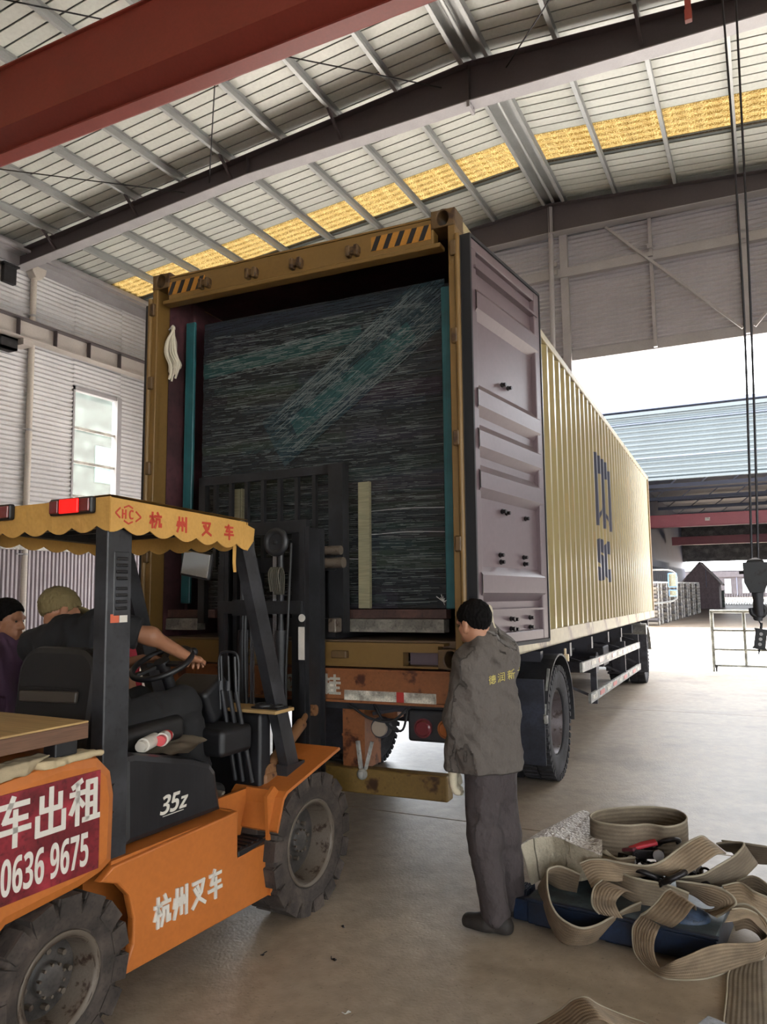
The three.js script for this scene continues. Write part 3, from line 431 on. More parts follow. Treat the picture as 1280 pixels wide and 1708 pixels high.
  // left door folded back along the far side
  part('folded_door', [rb(0.07, y1 - y0, w, 0.01, -h - 0.1, (y0 + y1) / 2, -w / 2 - 0.08), ...[-0.3, -0.55].map((z) => cyl(0.017, 0.017, 2.6, -h - 0.06, 1.45, z, 'y', 10))], CM.rubber, t);
  part('lashing_chock', [rb(0.05, 0.05, 0.12, 0.01, h + 0.03, 0.035, -1.0), rb(0.03, 0.1, 0.04, 0.01, h + 0.03, 0.05, -0.98), rb(0.06, 0.02, 0.16, 0.008, h + 0.035, 0.005, -1.0)], CM.bolt, t);
}
// ---------------------------------------------------------------- film-wrapped load in the container
const inContainer = (o) => { o.position.set(...CPOS); o.rotation.y = CYAW; o.rotation.x = CTILT; return o; };
{
  const t = inContainer(thing('wrapped_crate', 'tall crate wrapped in dark stretch film inside the container', 'crate'));
  // tints of the film layers only; the creases are relief and raised folds
  const cv = document.createElement('canvas'); cv.width = cv.height = 512; const c = cv.getContext('2d'); c.scale(0.5, 0.5);
  c.fillStyle = '#22262a'; c.fillRect(0, 0, 1024, 1024);
  for (let i = 0; i < 70; i++) { c.fillStyle = `rgba(${34 + 26 * rnd()},${38 + 24 * rnd()},${42 + 22 * rnd()},0.35)`; c.fillRect(rnd() * 900 - 60, rnd() * 1024, 200 + rnd() * 700, 8 + rnd() * 50); }
  c.fillStyle = 'rgba(36,86,82,0.55)'; c.save(); c.translate(0, 150); c.rotate(-0.07); c.fillRect(0, 0, 700, 55); c.restore();
  c.save(); c.globalAlpha = 0.6; c.strokeStyle = '#223a42'; c.lineWidth = 190; c.beginPath(); c.moveTo(1060, 10); c.lineTo(330, 470); c.stroke(); c.strokeStyle = '#26504f'; c.lineWidth = 70; c.beginPath(); c.moveTo(900, 150); c.lineTo(420, 420); c.stroke(); c.restore();
  const ft = new THREE.CanvasTexture(cv); ft.colorSpace = THREE.SRGBColorSpace;
  const bv = document.createElement('canvas'); bv.width = bv.height = 1024; const q = bv.getContext('2d'); q.fillStyle = '#808080'; q.fillRect(0, 0, 1024, 1024);
  for (let i = 0; i < 5200; i++) { const y = rnd() * 1024, x = rnd() * 1024, l = 20 + rnd() * rnd() * 260, g_ = rnd() > 0.5 ? 225 : 40; q.strokeStyle = `rgba(${g_},${g_},${g_},0.35)`; q.lineWidth = 1 + rnd() * 2.5; q.beginPath(); q.moveTo(x - 60, y); q.lineTo(x - 60 + l, y + l * (rnd() - 0.5) * 0.05); q.stroke(); }
  for (let i = 0; i < 700; i++) { const o = (rnd() - 0.5) * 200, t0 = rnd() * 0.8, t1 = t0 + 0.05 + rnd() * 0.3, L = 857, nx = 0.54, ny = 0.84, g_ = rnd() > 0.5 ? 240 : 30; q.strokeStyle = `rgba(${g_},${g_},${g_},0.5)`; q.lineWidth = 1 + rnd() * 2.5; q.beginPath(); q.moveTo(1050 - 720 * t0 + nx * o, 20 + 460 * t0 + ny * o); q.lineTo(1050 - 720 * t1 + nx * o, 20 + 460 * t1 + ny * o); q.stroke(); }
  const film = mat('#ffffff', { rough: 0.24 }); film.map = ft; film.bumpMap = new THREE.CanvasTexture(bv); film.bumpScale = 0.02;
  const x0 = -0.98, x1 = 1.03, y0 = 0.36, y1 = 2.58, z = -0.34, nx = 150, ny = 170, g = new THREE.PlaneGeometry(x1 - x0, y1 - y0, nx, ny), p = g.attributes.position;
  for (let i = 0; i < p.count; i++) { const u = (p.getX(i) - 0) / (x1 - x0) + 0.5, v = p.getY(i) / (y1 - y0) + 0.5, d = Math.abs((1 - v) * 1024 - mix(480, 20, (u * 1024 - 330) / 710)); const dia = Math.max(0, 1 - d / 130); p.setZ(i, 0.014 * fbm(u, v, 5, 60, 301, 2) * (1 - dia) + dia * 0.02 * (0.6 + 0.8 * fbm(u * 0.6 + v, v - u * 0.62 + 1, 60, 6, 311, 2))); }
  g.computeVertexNormals(); g.translate((x0 + x1) / 2, (y0 + y1) / 2, z); part('film_face', g, film, t, true);
  { // folds of the film stand off the face as thin glossy strands
    const strand = []; const put = (xa, ya, xb, yb, r) => strand.push(bar(V(xa, ya, z + 0.013 + rnd() * 0.008), V(xb, yb, z + 0.013 + rnd() * 0.008), r * 1.6, r));
    for (let i = 0; i < 2800; i++) { const y = rr(y0 + 0.02, y1 - 0.12), x = rr(x0 + 0.02, x1 - 0.2), l = 0.02 + 0.34 * rnd() * rnd(); put(x, y, Math.min(x + l, x1 - 0.01), y + l * rr(-0.04, 0.03), rr(0.0005, 0.0018)); }
    for (let i = 0; i < 620; i++) { const f = rnd(), o = rr(-0.2, 0.2), l = rr(0.03, 0.22), x = mix(0.98, -0.3, f) + o * 0.5, y = mix(2.45, 1.6, f) - o * 0.8, dx = 0.83 * l, dy = 0.55 * l; if (x + dx < x1 - 0.01 && x > x0 && y + dy < y1 - 0.02) put(x, y, x + dx, y + dy, rr(0.0005, 0.0019)); }
    for (let i = 0; i < 140; i++) { const x = rr(x0 + 0.02, 0.2), y = 2.2 + 0.07 * (x - x0) + rr(-0.1, 0.08), l = rr(0.04, 0.2); put(x, y, x + l, y + l * 0.07, rr(0.0008, 0.003)); }
    part('film_folds', strand, mat('#6f7776', { rough: 0.2 }), t).userData.kind = 'stuff';
  }
  part('crate_body', [rb(2.03, 2.2, 1.6, 0.02, 0.035, 1.47, -1.16)], mat('#2a2c2f', { rough: 0.6, tex: 'dirt', size: 1 }), t);
  const teal = mat('#255d62', { rough: 0.35, tex: 'streak', size: 0.5 });
  part('corner_strip', rb(0.085, 2.2, 0.03, 0.008, -1.08, 1.5, -0.3), teal, t); part('corner_strip', rb(0.075, 2.15, 0.03, 0.008, 1.055, 1.43, -0.29), teal, t);
  parts('base_beam', [rb(0.86, 0.06, 0.1, 0.006, 0.62, 0.325, -0.24), rb(0.5, 0.06, 0.1, 0.006, -0.98, 0.325, -0.24)], mat('#5a3b34', { rough: 0.6, tex: 'dirt', size: 0.5 }), t);
  parts('base_channel', [rb(0.84, 0.085, 0.1, 0.006, 0.62, 0.25, -0.22), rb(0.3, 0.085, 0.1, 0.006, -1.02, 0.25, -0.22)], mat('#8c867c', { rough: 0.5, tex: 'dirt', size: 0.4 }), t);
  const bw = mat('#8f8d78', { rough: 0.6, tex: 'wood', size: 0.5 });
  part('batten', [rb(0.075, 0.86, 0.02, 0.004, 0.43, 0.79, -0.28), bx(0.012, 0.86, 0.035, 0.475, 0.79, -0.28)], bw, t); part('batten', [rb(0.075, 0.88, 0.02, 0.004, -0.615, 0.8, -0.28), bx(0.012, 0.88, 0.035, -0.56, 0.8, -0.28)], bw, t);
  part('scrap_tuft', [...Array(9)].map(() => bar(V(1.0, 0.4, -0.28), V(1.0 + rr(-0.08, 0.03), 0.4 + rr(-0.02, 0.05), -0.27 + rr(0, 0.02)), 0.002, 0.005)), M.whitePaint, t);
  for (const [x, y] of [[0.75, 0.86], [0.74, 1.02], [0.1, 0.7], [-0.3, 0.95]]) part('film_cord', tube([[x - 0.28, y, -0.325], [x, y + 0.008, -0.322], [x + 0.28, y - 0.004, -0.325]], 0.002, 12, 5), M.steelGrey, t);
  const rp = inContainer(thing('rope_hank', 'hank of off-white rope hanging inside the container left post', 'rope'));
  const rg = []; for (let i = 0; i < 22; i++) { const a = rr(-0.05, 0.045), q = rr(-0.03, 0.04), e = rr(-0.03, 0.08); rg.push(tube([[-1.12 + q * 0.4, 2.5 + rr(-0.02, 0.03), -0.13], [-1.11 + a * 0.6, 2.4, -0.12 + q], [-1.1 + a, 2.3, -0.11 + q], [-1.085 + a + e * 0.4, 2.2, -0.12 + q], [-1.1 + a * 0.7, 2.08 + rr(0, 0.1), -0.11]], 0.0085, 18, 5)); }
  part('strands', rg, mat('#cbc4b2', { rough: 0.9, tex: 'cloth', size: 0.05 }), rp);
  part('hook', tube([[-1.16, 2.5, -0.13], [-1.12, 2.53, -0.13], [-1.11, 2.5, -0.13]], 0.006, 12, 6), M.steelGrey, rp);
}
// ---------------------------------------------------------------- semi-trailer under the container and the tractor in front (local y from the ground)
function tyreGeo(r, w, rim, lugs, lugH, lugW, x) {                  // axis along x, centred on x
  const hw = w / 2, s = lathe([[rim, -hw * 0.8], [rim + 0.02, -hw * 0.9], [mix(rim, r, 0.55), -hw], [r - 0.05, -hw * 0.96], [r - 0.015, -hw * 0.78], [r - 0.008, 0], [r - 0.015, hw * 0.78], [r - 0.05, hw * 0.96], [mix(rim, r, 0.55), hw], [rim + 0.02, hw * 0.9], [rim, hw * 0.8], [rim, -hw * 0.8]], 64);
  s.rotateZ(-Math.PI / 2); const out = [flatg(s)];
  for (let i = 0; i < lugs; i++) for (const sd of [-1, 1]) { const a = (i + (sd > 0 ? 0.5 : 0)) / lugs * Math.PI * 2; const g = new RoundedBoxGeometry(hw * 0.92, lugH, Math.PI * 2 * r / lugs * lugW, 1, 0.006); g.translate(sd * hw * 0.5, r - lugH * 0.32, 0); g.rotateX(a); out.push(flatg(g)); const e = new THREE.BoxGeometry(0.012, lugH * 2.4, Math.PI * 2 * r / lugs * lugW * 0.92); e.translate(sd * (hw * 0.97), r - lugH * 1.05, 0); e.rotateX(a); out.push(flatg(e)); }
  const g = merge(out); g.translate(x, 0, 0); return g;
}
{
  const t = thing('semi_trailer', 'orange skeletal semi-trailer carrying the yellow container', 'trailer', [CPOS[0], 0, CPOS[2]], CYAW);
  const fr = mat('#2b2a33', { rough: 0.55, tex: 'rust', size: 0.8 }), org = mat('#84502c', { rough: 0.55, tex: 'rust', size: 0.7 }), dark = mat('#26272c', { rough: 0.6, tex: 'dirt', size: 0.7 }), tyre = mat('#37363b', { rough: 0.85, tex: 'dirt', size: 0.5 }), rim = mat('#5b5356', { rough: 0.5, metal: 0.3, tex: 'rust', size: 0.5 }), zinc = mat('#a3a29d', { rough: 0.5, tex: 'dirt', size: 0.6 }), white = mat('#d6d0c2', { rough: 0.5, tex: 'dirt', size: 0.25 }), red = mat('#a2322e', { rough: 0.4 });
  const yt = (z) => 1.235 + z * 0.0119;
  for (const s of [-1, 1]) part('main_beam', [bar(V(s * 0.45, yt(-0.2) - 0.2, -0.1), V(s * 0.45, yt(-12) - 0.2, -12), 0.02, 0.34), bar(V(s * 0.45, yt(-0.2) - 0.03, -0.1), V(s * 0.45, yt(-12) - 0.03, -12), 0.16, 0.02), bar(V(s * 0.45, yt(-0.2) - 0.37, -0.1), V(s * 0.45, yt(-12) - 0.37, -12), 0.16, 0.02)], fr, t);
  for (let z = -1.2; z > -12; z -= 1.35) part('cross_member', bx(2.2, 0.14, 0.1, 0, yt(z) - 0.12, z), fr, t);
  const bp = part('rear_bumper', [rb(2.4, 0.185, 0.14, 0.008, 0, 1.125, -0.08), bx(2.4, 0.014, 0.18, 0, 1.222, -0.08), bx(2.4, 0.014, 0.18, 0, 1.026, -0.08), ...[-0.75, -0.02, 0.22].map((x) => bx(0.014, 0.19, 0.03, x, 1.125, 0.005))], org, t);
  for (const [x0, x1, y, m] of [[0.42, 0.58, 1.062, white], [0.58, 0.78, 1.062, white], [0.78, 0.83, 1.062, red], [0.83, 1.04, 1.062, white], [0.28, 0.36, 1.1, white], [-0.1, 0.02, 1.12, white], [-0.6, -0.4, 1.07, white]]) part('reflective_tape', b2(x0, x1, y - 0.032, y + 0.032, -0.012, -0.006), m, bp);
  part('letter', place(words('2', 0.11), -0.02, 1.07, -0.009), white, bp, true); part('letter', place(glyph('gua', 0.13, 0.12, 0.004), 0.26, 1.06, -0.009), white, bp, true);
  const lx = part('lamp_panel', [rb(0.36, 0.19, 0.04, 0.02, 1.03, 0.9, -0.03), rb(0.36, 0.19, 0.04, 0.02, -1.03, 0.9, -0.03), bx(2.3, 0.05, 0.1, 0, 0.995, -0.1)], dark, t);
  for (const s of [-1, 1]) { part('lamp', [cyl(0.057, 0.057, 0.02, s * 0.957, 0.89, 0, 'z', 28), cyl(0.04, 0.05, 0.012, s * 0.957, 0.89, 0.014, 'z', 28)], mat('#5f1a24', { rough: 0.35, coat: 0.4 }), lx); part('lamp', [cyl(0.057, 0.057, 0.02, s * 1.108, 0.893, 0, 'z', 28), cyl(0.04, 0.05, 0.012, s * 1.108, 0.893, 0.014, 'z', 28)], mat('#86481a', { rough: 0.35, coat: 0.4 }), lx); }
  part('underrun_bar', [rb(2.24, 0.15, 0.1, 0.012, -0.02, 0.54, -0.06)], mat('#6f5729', { rough: 0.55, tex: 'rust', size: 0.8 }), t);
  for (const x of [0.46, -0.46]) part('underrun_bracket', [b2(x - 0.08, x + 0.06, 0.6, 1.03, -0.1, -0.06), b2(x + 0.06, x + 0.075, 0.6, 1.03, -0.3, -0.06), b2(x - 0.082, x + 0.058, 0.8, 0.815, -0.055, -0.05), b2(x + 0.02, x + 0.24, 0.9, 1.02, -0.3, -0.2)], org, t);
  part('fog_lamp', [cyl(0.05, 0.05, 0.05, 0.66, 0.87, -0.03, 'z', 24)], mat('#94877a', { rough: 0.3, coat: 0.5 }), t); part('lamp_bracket', [bar(V(0.6, 0.95, -0.05), V(0.86, 1.0, -0.05), 0.02, 0.02), cyl(0.064, 0.064, 0.04, 0.66, 0.87, -0.045, 'z', 24)], fr, t);
  part('support_foot', [bar(V(0.5, 0.78, -0.03), V(0.53, 0.58, -0.02), 0.02), bar(V(0.6, 0.78, -0.03), V(0.55, 0.58, -0.02), 0.02), place(new THREE.SphereGeometry(0.035, 16, 12), 0.54, 0.585, -0.01)], zinc, t);
  part('air_hose', [tube([[0.45, 1.0, -0.02], [0.6, 0.93, 0.0], [0.75, 0.92, 0], [0.85, 1.0, -0.02]], 0.008, 24, 6), tube([[0.6, 1.02, -0.05], [0.7, 0.9, -0.02], [0.8, 0.86, -0.03], [0.84, 0.98, -0.04]], 0.008, 24, 6)], CM.rubber, t);
  // axle with twin tyres each side
  const tg = tyreGeo(0.505, 0.27, 0.29, 46, 0.022, 0.62, 0); uvm(tg); const zA = -2.75;
  for (const x of [1.065, 0.73, -0.73, -1.065]) {
    const w = new THREE.Group(); w.name = 'wheel'; w.position.set(x, 0.505, zA); t.add(w); piece('tyre', [tg, tyre], w, 0, 0, 0);
    const s = Math.sign(x), o = Math.abs(x) > 1 ? 1 : -1; const rg = lathe([[0.285, -0.1], [0.293, 0.1], [0.27, 0.1], [0.25, 0.02], [0.2, -0.06], [0.1, -0.07], [0.1, 0.0], [0.06, 0.03], [0, 0.03]], 40); rg.rotateZ(-Math.PI / 2); if (s * o < 0) rg.rotateY(Math.PI); part('rim', rg, rim, w);
  }
  part('axle', [cyl(0.08, 0.08, 1.9, 0, 0.505, zA, 'x', 18), ...[-0.45, 0.45].map((x) => rb(0.1, 0.1, 1.5, 0.02, x, 0.68, zA))], fr, t);
  for (const s of [-1, 1]) {
    const arc = []; for (let i = 0; i <= 18; i++) { const a = mix(R(-8), R(168), i / 18); arc.push([zA - Math.cos(a) * 0.6, 0.52 + Math.sin(a) * 0.6]); }
    const outl = [...arc, ...arc.map(([z, y]) => { const dz = z - zA, dy = y - 0.52, l = Math.hypot(dz, dy); return [zA + dz / l * 0.582, 0.52 + dy / l * 0.582]; }).reverse()];
    const f = part('mudguard', [prism(outl, 0.62, 'x', s > 0 ? 0.6 : -1.22, 0)], dark, t); part('mud_flap', b2(s * 0.6, s * 1.2, 0.24, 0.95, zA + 0.585, zA + 0.6), mat('#2b2e3c', { rough: 0.6, tex: 'dirt', size: 0.6 }), f);
    part('guard_stay', [bar(V(s * 1.2, 0.62, zA + 0.61), V(s * 1.2, 1.02, zA + 0.4), 0.02), rb(0.03, 0.07, 0.05, 0.008, s * 1.21, 0.62, zA + 0.6)], zinc, f);
    // side guard
    for (const [ya, yb, nm] of [[0.88, 0.74, 0], [0.5, 0.385, 1]]) { const g = part('side_rail', bar(V(s * 1.2, ya, nm ? -4.35 : -3.9), V(s * 1.2, yb, -9.3), 0.03, 0.1), zinc, t); if (s > 0) for (let k = 0; k < 9; k++) { const q0 = V(1.217, mix(ya, yb, (k + 0.1) / 9), mix(-4.4, -9.2, (k + 0.1) / 9)), q1 = V(1.217, mix(ya, yb, (k + 0.7) / 9), mix(-4.4, -9.2, (k + 0.7) / 9)); part('reflective_tape', bar(q0, q1, 0.004, 0.05), k % 2 ? red : white, g); } }
    for (const z of [-4.85, -7.45, -9.2]) part('guard_post', [bar(V(s * 1.17, 0.38, z), V(s * 1.17, 0.92, z), 0.07, 0.05), bar(V(s * 0.5, 0.98, z - 0.1), V(s * 1.17, 0.8, z), 0.04), bar(V(s * 0.6, 0.75, z + 0.4), V(s * 1.17, 0.45, z), 0.03)], fr, t);
  }
  part('marker_light', [rb(0.05, 0.07, 0.03, 0.006, 1.16, 1.03, -3.35), rb(0.02, 0.06, 0.02, 0.004, 1.15, 1.09, -3.35)], mat('#e2cda2', { rough: 0.4 }), t);
  part('landing_gear', [rb(0.16, 0.62, 0.16, 0.015, 0.95, 0.68, -8.4), rb(0.16, 0.62, 0.16, 0.015, -0.95, 0.68, -8.4), bx(0.26, 0.03, 0.3, 0.95, 0.37, -8.4), bx(0.26, 0.03, 0.3, -0.95, 0.37, -8.4)], fr, t);
  part('air_tank', [cyl(0.14, 0.14, 0.9, 0.55, 0.72, -6.2, 'x', 20), rb(0.4, 0.28, 0.5, 0.02, 0.8, 0.75, -7)], fr, t);
  part('twist_lock', [rb(0.09, 0.05, 0.09, 0.01, 1.12, 1.232, -0.12)], CM.bolt, t);
  // tractor
  const k = thing('tractor_truck', 'tractor truck in front of the trailer with mirrors beyond the container', 'truck', [CPOS[0], 0, CPOS[2]], CYAW);
  const cab = mat('#7f93a5', { rough: 0.35, coat: 0.5 });
  part('cab', [rb(1.9, 2.2, 1.5, 0.12, -0.3, 1.95, -14.2, 0, 0, 0, 4)], cab, k); part('chassis', [b2(-0.5, 0.5, 0.6, 0.88, -15, -9.2)], fr, k);
  part('windscreen', rb(1.6, 0.8, 0.02, 0.01, -0.3, 2.4, -14.96), mat('#20262c', { rough: 0.1 }), k);
  for (const x of [1.065, 0.73, -0.73, -1.065]) piece('drive_tyre', [tg, tyre], k, x, 0.505, -10.35);
  for (const x of [0.6, -1.15]) piece('steer_tyre', [tg, tyre], k, x, 0.505, -14.2);
  for (const s of [-1, 1]) {
    const arc = []; for (let i = 0; i <= 14; i++) { const a = mix(R(10), R(170), i / 14); arc.push([-10.35 - Math.cos(a) * 0.62, 0.47 + Math.sin(a) * 0.55]); }
    part('wheel_guard', [prism([...arc, ...arc.map(([z, y]) => [z, y - 0.025]).reverse()], 0.66, 'x', s > 0 ? 0.58 : -1.24), cyl(0.1, 0.1, 0.7, s * 0.95, 0.99, -9.62, 'x', 20)], zinc, k);
    part('mud_flap', b2(s * 0.6, s * 1.3, 0.26, 0.92, -9.6, -9.585), mat('#45454f', { rough: 0.6, tex: 'dirt', size: 0.5 }), k);
    part('mirror_arm', [tube([[s * 0.65 - 0.28, 2.08, -14.5], [s * 1.4, 2.08, -14.75], [s * 1.5, 2.0, -14.78], [s * 1.5, 1.6, -14.78], [s * 1.48, 1.42, -14.76], [s * 0.65 - 0.28, 1.28, -14.5]], 0.018, 30, 8)], zinc, k);
    part('mirror', [rb(0.2, 0.34, 0.06, 0.03, s * 1.42, 1.86, -14.75), rb(0.19, 0.16, 0.07, 0.03, s * 1.42, 1.56, -14.75)], mat('#4a7fae', { rough: 0.3 }), k);
    part('mirror_glass', [rb(0.16, 0.29, 0.01, 0.005, s * 1.42, 1.86, -14.715), rb(0.15, 0.12, 0.01, 0.005, s * 1.42, 1.56, -14.712)], mat('#c7d6dc', { rough: 0.08, metal: 0.9 }), k);
  }
  part('fuel_tank', cyl(0.25, 0.25, 1.1, 0.7, 0.66, -12.1, 'z', 28), zinc, k);
}
// ---------------------------------------------------------------- forklift (local: x right, z back, front axle at z = 0)
const FPOS = [-2.88, 0, -3.7], FTURN = R(-2);
const FM = {
  orange: mat('#b3672c', { rough: 0.42, tex: 'soft', size: 1.3 }), dark: mat('#333438', { rough: 0.45, tex: 'dirt', size: 0.8 }), black: mat('#1c1c20', { rough: 0.5, tex: 'dirt', size: 0.7 }), mast: mat('#232428', { rough: 0.5, tex: 'dirt', size: 0.9 }),
  hood: mat('#222225', { rough: 0.32, tex: 'streak', size: 0.7 }), seat: mat('#1b1a1b', { rough: 0.45, tex: 'cloth', size: 0.3 }), canvas: mat('#bd9049', { rough: 0.75, tex: 'soft', size: 0.8, bump: 'fold', bumpSize: 0.5, bumpScale: 0.012 }),
  print: mat('#a5341f', { rough: 0.7 }), white: mat('#cfc9bf', { rough: 0.5, tex: 'soft', size: 0.3 }), sign: mat('#942c37', { rough: 0.4, tex: 'dirt', size: 0.5 }), tyre: mat('#473d37', { rough: 0.85, tex: 'dirt', size: 0.4 }), rim: mat('#62584e', { rough: 0.55, metal: 0.2, tex: 'rust', size: 0.3 }), hub: mat('#4a4542', { rough: 0.6, tex: 'dirt', size: 0.3 }), chrome: mat('#b9b9bb', { rough: 0.2, metal: 0.9 }), ply: mat('#b79a6c', { rough: 0.7, tex: 'wood', size: 0.7 }),
};
const F = thing('forklift', 'orange forklift with yellow fabric canopy and raised mast at the container', 'forklift', FPOS, FTURN);
{
  const bothx = (f) => [f(1), f(-1)];
  // skirts
  const skirt = [[1.275, 0.2], [1.225, 0.3], [1.222, 0.4], [1.25, 0.5], [1.31, 0.565], [1.4, 0.6], [1.335, 0.64], [0.565, 0.66], [0.565, 0.44], [0.315, 0.475], [0.215, 0.5], [0.285, 0.183]];
  for (const s of [1, -1]) part('side_skirt', [prism(skirt, 0.04, 'x', s > 0 ? 0.5 : -0.54, 0.008), b2(s * 0.4, s * 0.52, 0.62, 0.655, 0.57, 1.33), b2(s * 0.36, s * 0.5, 0.44, 0.66, 0.555, 0.575)], FM.orange, F);
  part('chassis', [b2(-0.36, 0.36, 0.2, 0.44, 0.1, 1.9), b2(-0.36, 0.36, 0.44, 0.66, 0.57, 1.33), b2(-0.36, 0.36, 0.42, 0.46, -0.1, 0.6)], FM.orange, F);
  for (const s of [1, -1]) {
    part('step_tread', [rb(0.16, 0.03, 0.25, 0.006, s * 0.46, 0.455, 0.435), ...[0, 1, 2, 3, 4].map((k) => bx(0.13, 0.008, 0.016, s * 0.46, 0.474, 0.345 + k * 0.045))], FM.black, F);
    part('step_riser', [b2(s * 0.36, s * 0.38, 0.46, 0.69, 0.3, 0.57), b2(s * 0.38, s * 0.54, 0.46, 0.7, 0.29, 0.305)], FM.orange, F);
    const fo = [[0.335, 0.5], [0.28, 0.65], [0.25, 0.675], [-0.27, 0.805]];
    part('front_fender', [prism([...fo, ...[...fo].reverse().map(([z, y]) => [z + 0.012, y + 0.014])], 0.34, 'x', s > 0 ? 0.27 : -0.61, 0), prism([[0.335, 0.5], [0.28, 0.65], [0.25, 0.675], [0.3, 0.72], [0.36, 0.68], [0.33, 0.19], [0.285, 0.19]], 0.02, 'x', s > 0 ? 0.54 : -0.56)], FM.orange, F);
  }
  // counterweight
  part('counterweight', prism([[1.335, 0.66], [1.33, 0.92], [1.35, 1.02], [1.42, 1.09], [1.6, 1.11], [2.1, 1.05], [2.26, 0.94], [2.3, 0.5], [2.2, 0.36], [1.95, 0.36], [1.9, 0.5], [1.8, 0.58], [1.5, 0.605], [1.39, 0.63]], 1.1, 'x', -0.55, 0.045), FM.orange, F);
  const sg = part('rental_sign', b2(0.552, 0.556, 0.665, 1.035, 1.425, 2.05), FM.sign, F);
  const side = (g, z, y, x = 0.556) => { g.rotateY(Math.PI / 2); g.translate(x, y, z); return g; };
  [['zu', 1.565], ['chu', 1.715], ['che', 1.865]].forEach(([n, z]) => part('letter', side(glyph(n, 0.165, 0.12, 0.002, 0.8), z, 0.853), FM.white, sg, true));
  part('letter', side(words('0636 9675', 0.122, 0.002, 0.47), 1.845, 0.695), FM.white, sg, true);
  // hood
  part('engine_hood', prism([[1.215, 0.665], [0.6, 0.665], [0.64, 0.86], [0.68, 0.905], [0.8, 0.95], [1.16, 1.04], [1.225, 1.04]], 0.94, 'x', -0.47, 0.03), FM.hood, F);
  [['35', 1.02, 0.745, 0.08, 0.95], ['z', 0.9, 0.745, 0.068, 1.15]].forEach(([s, z, y, sz, sx]) => { const g = words(s, sz, 0.003, sx); g.applyMatrix4(new THREE.Matrix4().makeShear(0, 0, 0.25, 0, 0, 0)); part('letter', side(g, z, y, 0.47), FM.white, F, true); });
  part('badge_line', b2(0.471, 0.473, 0.735, 0.738, 0.87, 1.0), FM.white, F);
  ['hang', 'zhou', 'cha', 'che'].forEach((n, i) => part('letter', side(glyph(n, 0.125, 0.125, 0.007, 0.74), 1.115 - i * 0.112, 0.315, 0.54), FM.white, F, true));
  // guard
  for (const s of [1, -1]) {
    const p = part('rear_pillar', rb(0.075, 1.42, 0.135, 0.008, s * 0.463, 1.36, 1.3), FM.dark, F);
    if (s > 0) {
      for (const [y0, y1] of [[1.77, 1.88], [1.645, 1.755]]) for (let k = 0; k < 4; k++) part('vent_slot', rb(0.012, 0.014, 0.062, 0.005, 0.503, mix(y0, y1, (k + 0.5) / 4), 1.29, 0, 0, 0.5), FM.black, p);
      part('vent_plate', rb(0.012, 0.27, 0.085, 0.005, 0.497, 1.762, 1.29), FM.dark, p);
      part('warning_sticker', b2(0.5005, 0.502, 1.6, 1.635, 1.3, 1.345), mat('#b8583c', { rough: 0.6 }), p); part('warning_sticker', b2(0.5005, 0.502, 1.6, 1.635, 1.255, 1.297), FM.white, p);
      part('pillar_bolt', [0.83, 0.94].map((y) => cyl(0.012, 0.012, 0.012, 0.505, y, 1.31, 'x', 12)), FM.dark, p);
    }
    { const fx = s > 0 ? 0.475 : -0.4; part('front_pillar', [bar(V(fx, 2.03, 0.48), V(fx, 0.74, 0.04), 0.06, 0.095), b2(fx - 0.035, fx + 0.035, 0.72, 0.78, -0.05, 0.12)], FM.dark, F); }
    part('roof_rail', bar(V(s * 0.46, 2.06, 1.36), V(s * 0.46, 2.02, 0.42), 0.06, 0.06), FM.dark, F);
  }
  part('roof_bar', [0.5, 0.66, 0.82, 0.98, 1.14, 1.3].map((z) => bar(V(-0.46, 2.02 + z * 0.04, z), V(0.46, 2.02 + z * 0.04, z), 0.03, 0.04)), FM.dark, F);
  // canopy cloth
  const cpts = (z0, z1, n, yf) => { const up = [], dn = []; for (let i = 0; i <= n * 8; i++) { const t = i / (n * 8), z = mix(z0, z1, t); up.push([z, yf(t)]); dn.push([z, yf(t) - 0.118 - 0.026 * Math.abs(Math.cos(t * Math.PI * n))]); } return [...up, ...dn.reverse()]; };
  const top = new THREE.PlaneGeometry(1.07, 0.9, 24, 20); { const p = top.attributes.position; for (let i = 0; i < p.count; i++) { const x = p.getX(i), v = p.getY(i) / 0.9 + 0.5; p.setXYZ(i, x - 0.01, 2.118 - 0.04 * v - 0.016 * Math.cos(v * 9) * Math.cos(x * 3) * (1 - Math.abs(x) / 0.54) + 0.012, 1.38 - 0.9 * v); } top.computeVertexNormals(); }
  const cn = part('canopy', [top], FM.canvas, F);
  part('valance', prism(cpts(1.38, 0.5, 6, (t) => 2.118 - 0.042 * t), 0.006, 'x', 0.522), FM.canvas, cn);
  part('valance', prism(cpts(1.38, 0.5, 6, (t) => 2.118 - 0.042 * t), 0.006, 'x', -0.548), FM.canvas, cn);
  part('valance', prism(cpts(-0.545, 0.525, 7, (t) => 2.122 - 0.004 * Math.sin(t * 3)), 0.006, 'z', 1.376), FM.canvas, cn);
  part('valance', prism(cpts(-0.545, 0.525, 7, () => 2.076), 0.006, 'z', 0.48), FM.canvas, cn);
  part('corner_flap', prism([[0.52, 2.07], [0.43, 2.045], [0.44, 1.98], [0.49, 1.93], [0.52, 1.95]], 0.006, 'x', 0.523), FM.canvas, cn);
  part('tie_strip', prism([[0.57, 1.96], [0.545, 1.96], [0.55, 1.87], [0.545, 1.82], [0.565, 1.82], [0.573, 1.87]], 0.003, 'x', 0.5), FM.canvas, cn);
  ['hang', 'zhou', 'cha', 'che'].forEach((n, i) => part('letter', side(glyph(n, 0.07, 0.16, 0.0015, 1.0), 1.165 - i * 0.165, 2.005 - i * 0.008, 0.5285), FM.print, cn, true));
